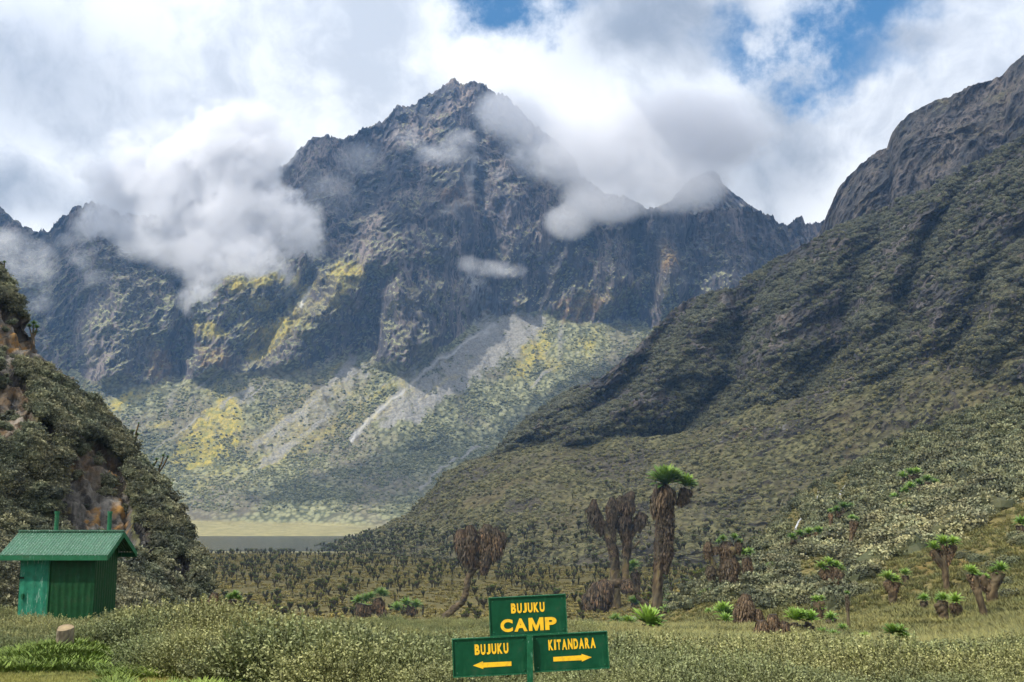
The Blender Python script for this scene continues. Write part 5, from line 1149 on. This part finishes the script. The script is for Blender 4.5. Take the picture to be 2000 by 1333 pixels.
# ragged outer rim
rim = np.minimum.reduce([(XX - cx0), (cx1 - XX), (YY - cy0), (cy1 - YY)]) / 300. + .6 * fbm(np.stack([XX / 300., YY / 300., 0 * XX], -1), 4, off=130)
solid = (fld < .62) & (rim > .35)
dist = np.minimum(blur(solid.astype(float), 14), 1); thick = np.where(solid, 150 * np.clip(dist - .35, 0, 1) * (1 + .8 * fbm(np.stack([XX / 120., YY / 120., 0 * XX], -1), 4, off=140)), 0)
cellk = solid[:-1, :-1] & solid[1:, :-1] & solid[:-1, 1:] & solid[1:, 1:]
bnd = np.zeros_like(solid); 
full = np.ones_like(solid); full[:-1, :-1] &= cellk; full[1:, :-1] &= np.vstack([cellk])[:, :] if False else True
inn = solid & np.roll(solid, 1, 0) & np.roll(solid, -1, 0) & np.roll(solid, 1, 1) & np.roll(solid, -1, 1) & np.roll(np.roll(solid, 1, 0), 1, 1) & np.roll(np.roll(solid, -1, 0), 1, 1) & np.roll(np.roll(solid, 1, 0), -1, 1) & np.roll(np.roll(solid, -1, 0), -1, 1)
thick = np.where(inn, thick + 8, 0)
top = np.stack([XX, YY, H0 + thick * 1.3], -1); bot = np.stack([XX, YY, H0 - thick * .5], -1)
q1 = gridq(ny, nx, None).reshape(ny - 1, nx - 1, 4)[cellk]; q2 = q1[:, ::-1] + nx * ny
fgn = np.exp(-((XX - SV[0] / SV[2] * 1503) / 270.) ** 4 - ((YY - SV[1] / SV[2] * 1503 - 70) / 270.) ** 4)       # sheet made clearer here to let more sun reach the camp
mc, k, o = mat('shade_cloud_surface')
tb = k.n('ShaderNodeBsdfTranslucent'); k.set(tb, 0, (.96, .96, .97, 1)); tp = k.n('ShaderNodeBsdfTransparent'); ms = k.n('ShaderNodeMixShader')
k.set(ms, 0, k.attr('thin')); k.l.new(tb.outputs[0], ms.inputs[1]); k.l.new(tp.outputs[0], ms.inputs[2]); k.l.new(ms.outputs[0], o.inputs[0])
thin = .30 + .62 * fgn
V = np.concatenate([top.reshape(-1, 3), bot.reshape(-1, 3)]); used = np.zeros(len(V), bool); QQ = np.concatenate([q1, q2]); used[QQ.ravel()] = True
remap = np.cumsum(used) - 1
dk = link('shade_cloud', mesh_np('shade_cloud', V[used], remap[QQ], dict(thin=np.concatenate([thin.ravel()] * 2)[used])), mc)
tag(dk, 'unseen overhead cloud sheet shaped to cast shade, with gaps that let sun through', 'cloud'); dk['kind'] = 'stuff'

# ------------------------------------------------------------------ clouds wrapped round the massif
def cloud(name, label, blobs, d, dens, nscale=1.0, seed=0, depth=.45, thr=.5, amp=1.5):
    bm = bmesh.new(); cs_ = []
    for b in blobs:
        px, py, rx_, ry_ = b[:4]; dd = d + (b[4] if len(b) > 4 else 0)
        c = Vector(P3(px, py, dd)); r_ = Vector((rx_ * dd / F, max(rx_, ry_) * depth * dd / F, ry_ * dd / F)); cs_.append((c, r_))
        bmesh.ops.create_icosphere(bm, subdivisions=3, radius=1, matrix=Matrix.Translation(c) @ Matrix.Diagonal((*(r_ * 1.0), 1)))
    me = bpy.data.meshes.new(name); bm.to_mesh(me); bm.free(); o_ = bpy.data.objects.new(name, me); COL.objects.link(o_)
    md = o_.modifiers.new('r', 'REMESH'); md.mode = 'VOXEL'; md.voxel_size = max(8.0, min(r_.z for _, r_ in cs_) / 4)
    bpy.context.view_layer.update()
    m2 = bpy.data.meshes.new_from_object(o_.evaluated_get(bpy.context.evaluated_depsgraph_get())); o_.modifiers.clear(); o_.data = m2; m2.name = name
    m, k, o = mat(name); pos = k.n('ShaderNodeNewGeometry').outputs['Position']
    f = None
    for c, r_ in cs_:
        q = k.vm('LENGTH', k.vm('MULTIPLY', k.vm('SUBTRACT', pos, tuple(c)), tuple(1 / v for v in r_)))
        f = q if f is None else k.n('ShaderNodeMath', operation='SMOOTH_MIN', i_0=f, i_1=q, i_2=.45).outputs[0]
    n1 = k.noise(k.vm('ADD', pos, (seed * 371., 0, 0)), .0085 * nscale, 10, .74)
    v = k.math('ADD', k.math('SUBTRACT', 1.0 - thr, k.math('POWER', f, 1.6)), k.math('MULTIPLY', k.math('SUBTRACT', n1, .5), amp * 2))
    v = k.math('MULTIPLY', k.ramp(v, 0.0, .6, smooth=False), k.ramp(f, 1.0, .62))
    pv = k.n('ShaderNodeVolumePrincipled'); k.set(pv, 'Color', (.88, .885, .91, 1)); k.set(pv, 'Anisotropy', .1); k.set(pv, 'Density', k.math('MULTIPLY', v, dens))
    k.l.new(pv.outputs[0], o.inputs['Volume']); m2.materials.clear(); m2.materials.append(m)
    try: m.cycles.volume_step_rate = .25
    except Exception: pass
    tag(o_, label, 'cloud'); o_['kind'] = 'stuff'
    return o_
cloud('cloud', 'big billowing cloud hiding the left shoulder of the massif', [(290, 335, 180, 115), (440, 300, 185, 135), (400, 430, 200, 130), (540, 420, 120, 110), (470, 530, 130, 90, -40), (430, 500, 130, 80, -20), (400, 590, 75, 48, -60), (520, 560, 60, 40, -50), (230, 440, 110, 70), (510, 250, 80, 50), (250, 350, 130, 90), (590, 480, 60, 60)], 2215, .036, 1.0, 1, depth=.42, thr=.1, amp=2.7)
cloud('cloud', 'grey cloud draped over the right shoulder below the peak', [(1010, 220, 110, 65), (1100, 280, 140, 100), (1210, 300, 170, 110), (1310, 350, 150, 85), (1190, 390, 110, 60), (1110, 430, 60, 50), (1390, 270, 170, 75), (1320, 230, 190, 80)], 2200, .024, 1.0, 2, thr=-.2, amp=2.4)
cloud('cloud', 'small wisp of cloud crossing the face just below the summit', [(860, 300, 95, 42), (905, 270, 60, 32), (800, 275, 60, 40)], 2300, .015, 1.8, 3, thr=.45)
cloud('cloud', 'short flat wisp low in the central gully', [(965, 528, 90, 28), (915, 520, 45, 32), (935, 550, 40, 22)], 2090, .017, 2.0, 4, thr=.4)
cloud('cloud', 'thin veil between the big left cloud and the ridge', [(640, 370, 90, 90), (700, 310, 80, 55), (600, 430, 70, 80)], 2230, .0055, 1.3, 5, thr=.4)
cloud('cloud', 'faint wisps over the dark peak at far left', [(165, 500, 60, 40), (190, 540, 45, 40), (140, 470, 60, 30), (270, 480, 90, 50)], 2090, .012, 1.6, 6, thr=.45)
cloud('cloud', 'low cloud behind the top of the near left cliff', [(40, 520, 110, 80), (60, 590, 60, 50), (0, 470, 100, 50)], 1800, .016, 1.3, 7, thr=.4)
cloud('cloud', 'tiny bright wisps right of the summit wisp', [(1020, 295, 60, 20), (980, 340, 40, 22)], 2270, .012, 2.2, 8, thr=.4)

# ------------------------------------------------------------------ haze
hz = MB(); hz.box(-3900, 2700, -2000, 3300, -37, 1800)
m, k, o = mat('haze_air'); pv = k.n('ShaderNodeVolumePrincipled'); k.set(pv, 'Color', (.30, .56, 1.0, 1)); k.set(pv, 'Density', .00007); k.set(pv, 'Anisotropy', .0)
k.l.new(pv.outputs[0], o.inputs['Volume'])
ho = hz.build('haze', m); tag(ho, 'thin blue mountain haze filling the valley air', 'haze', kind='stuff')
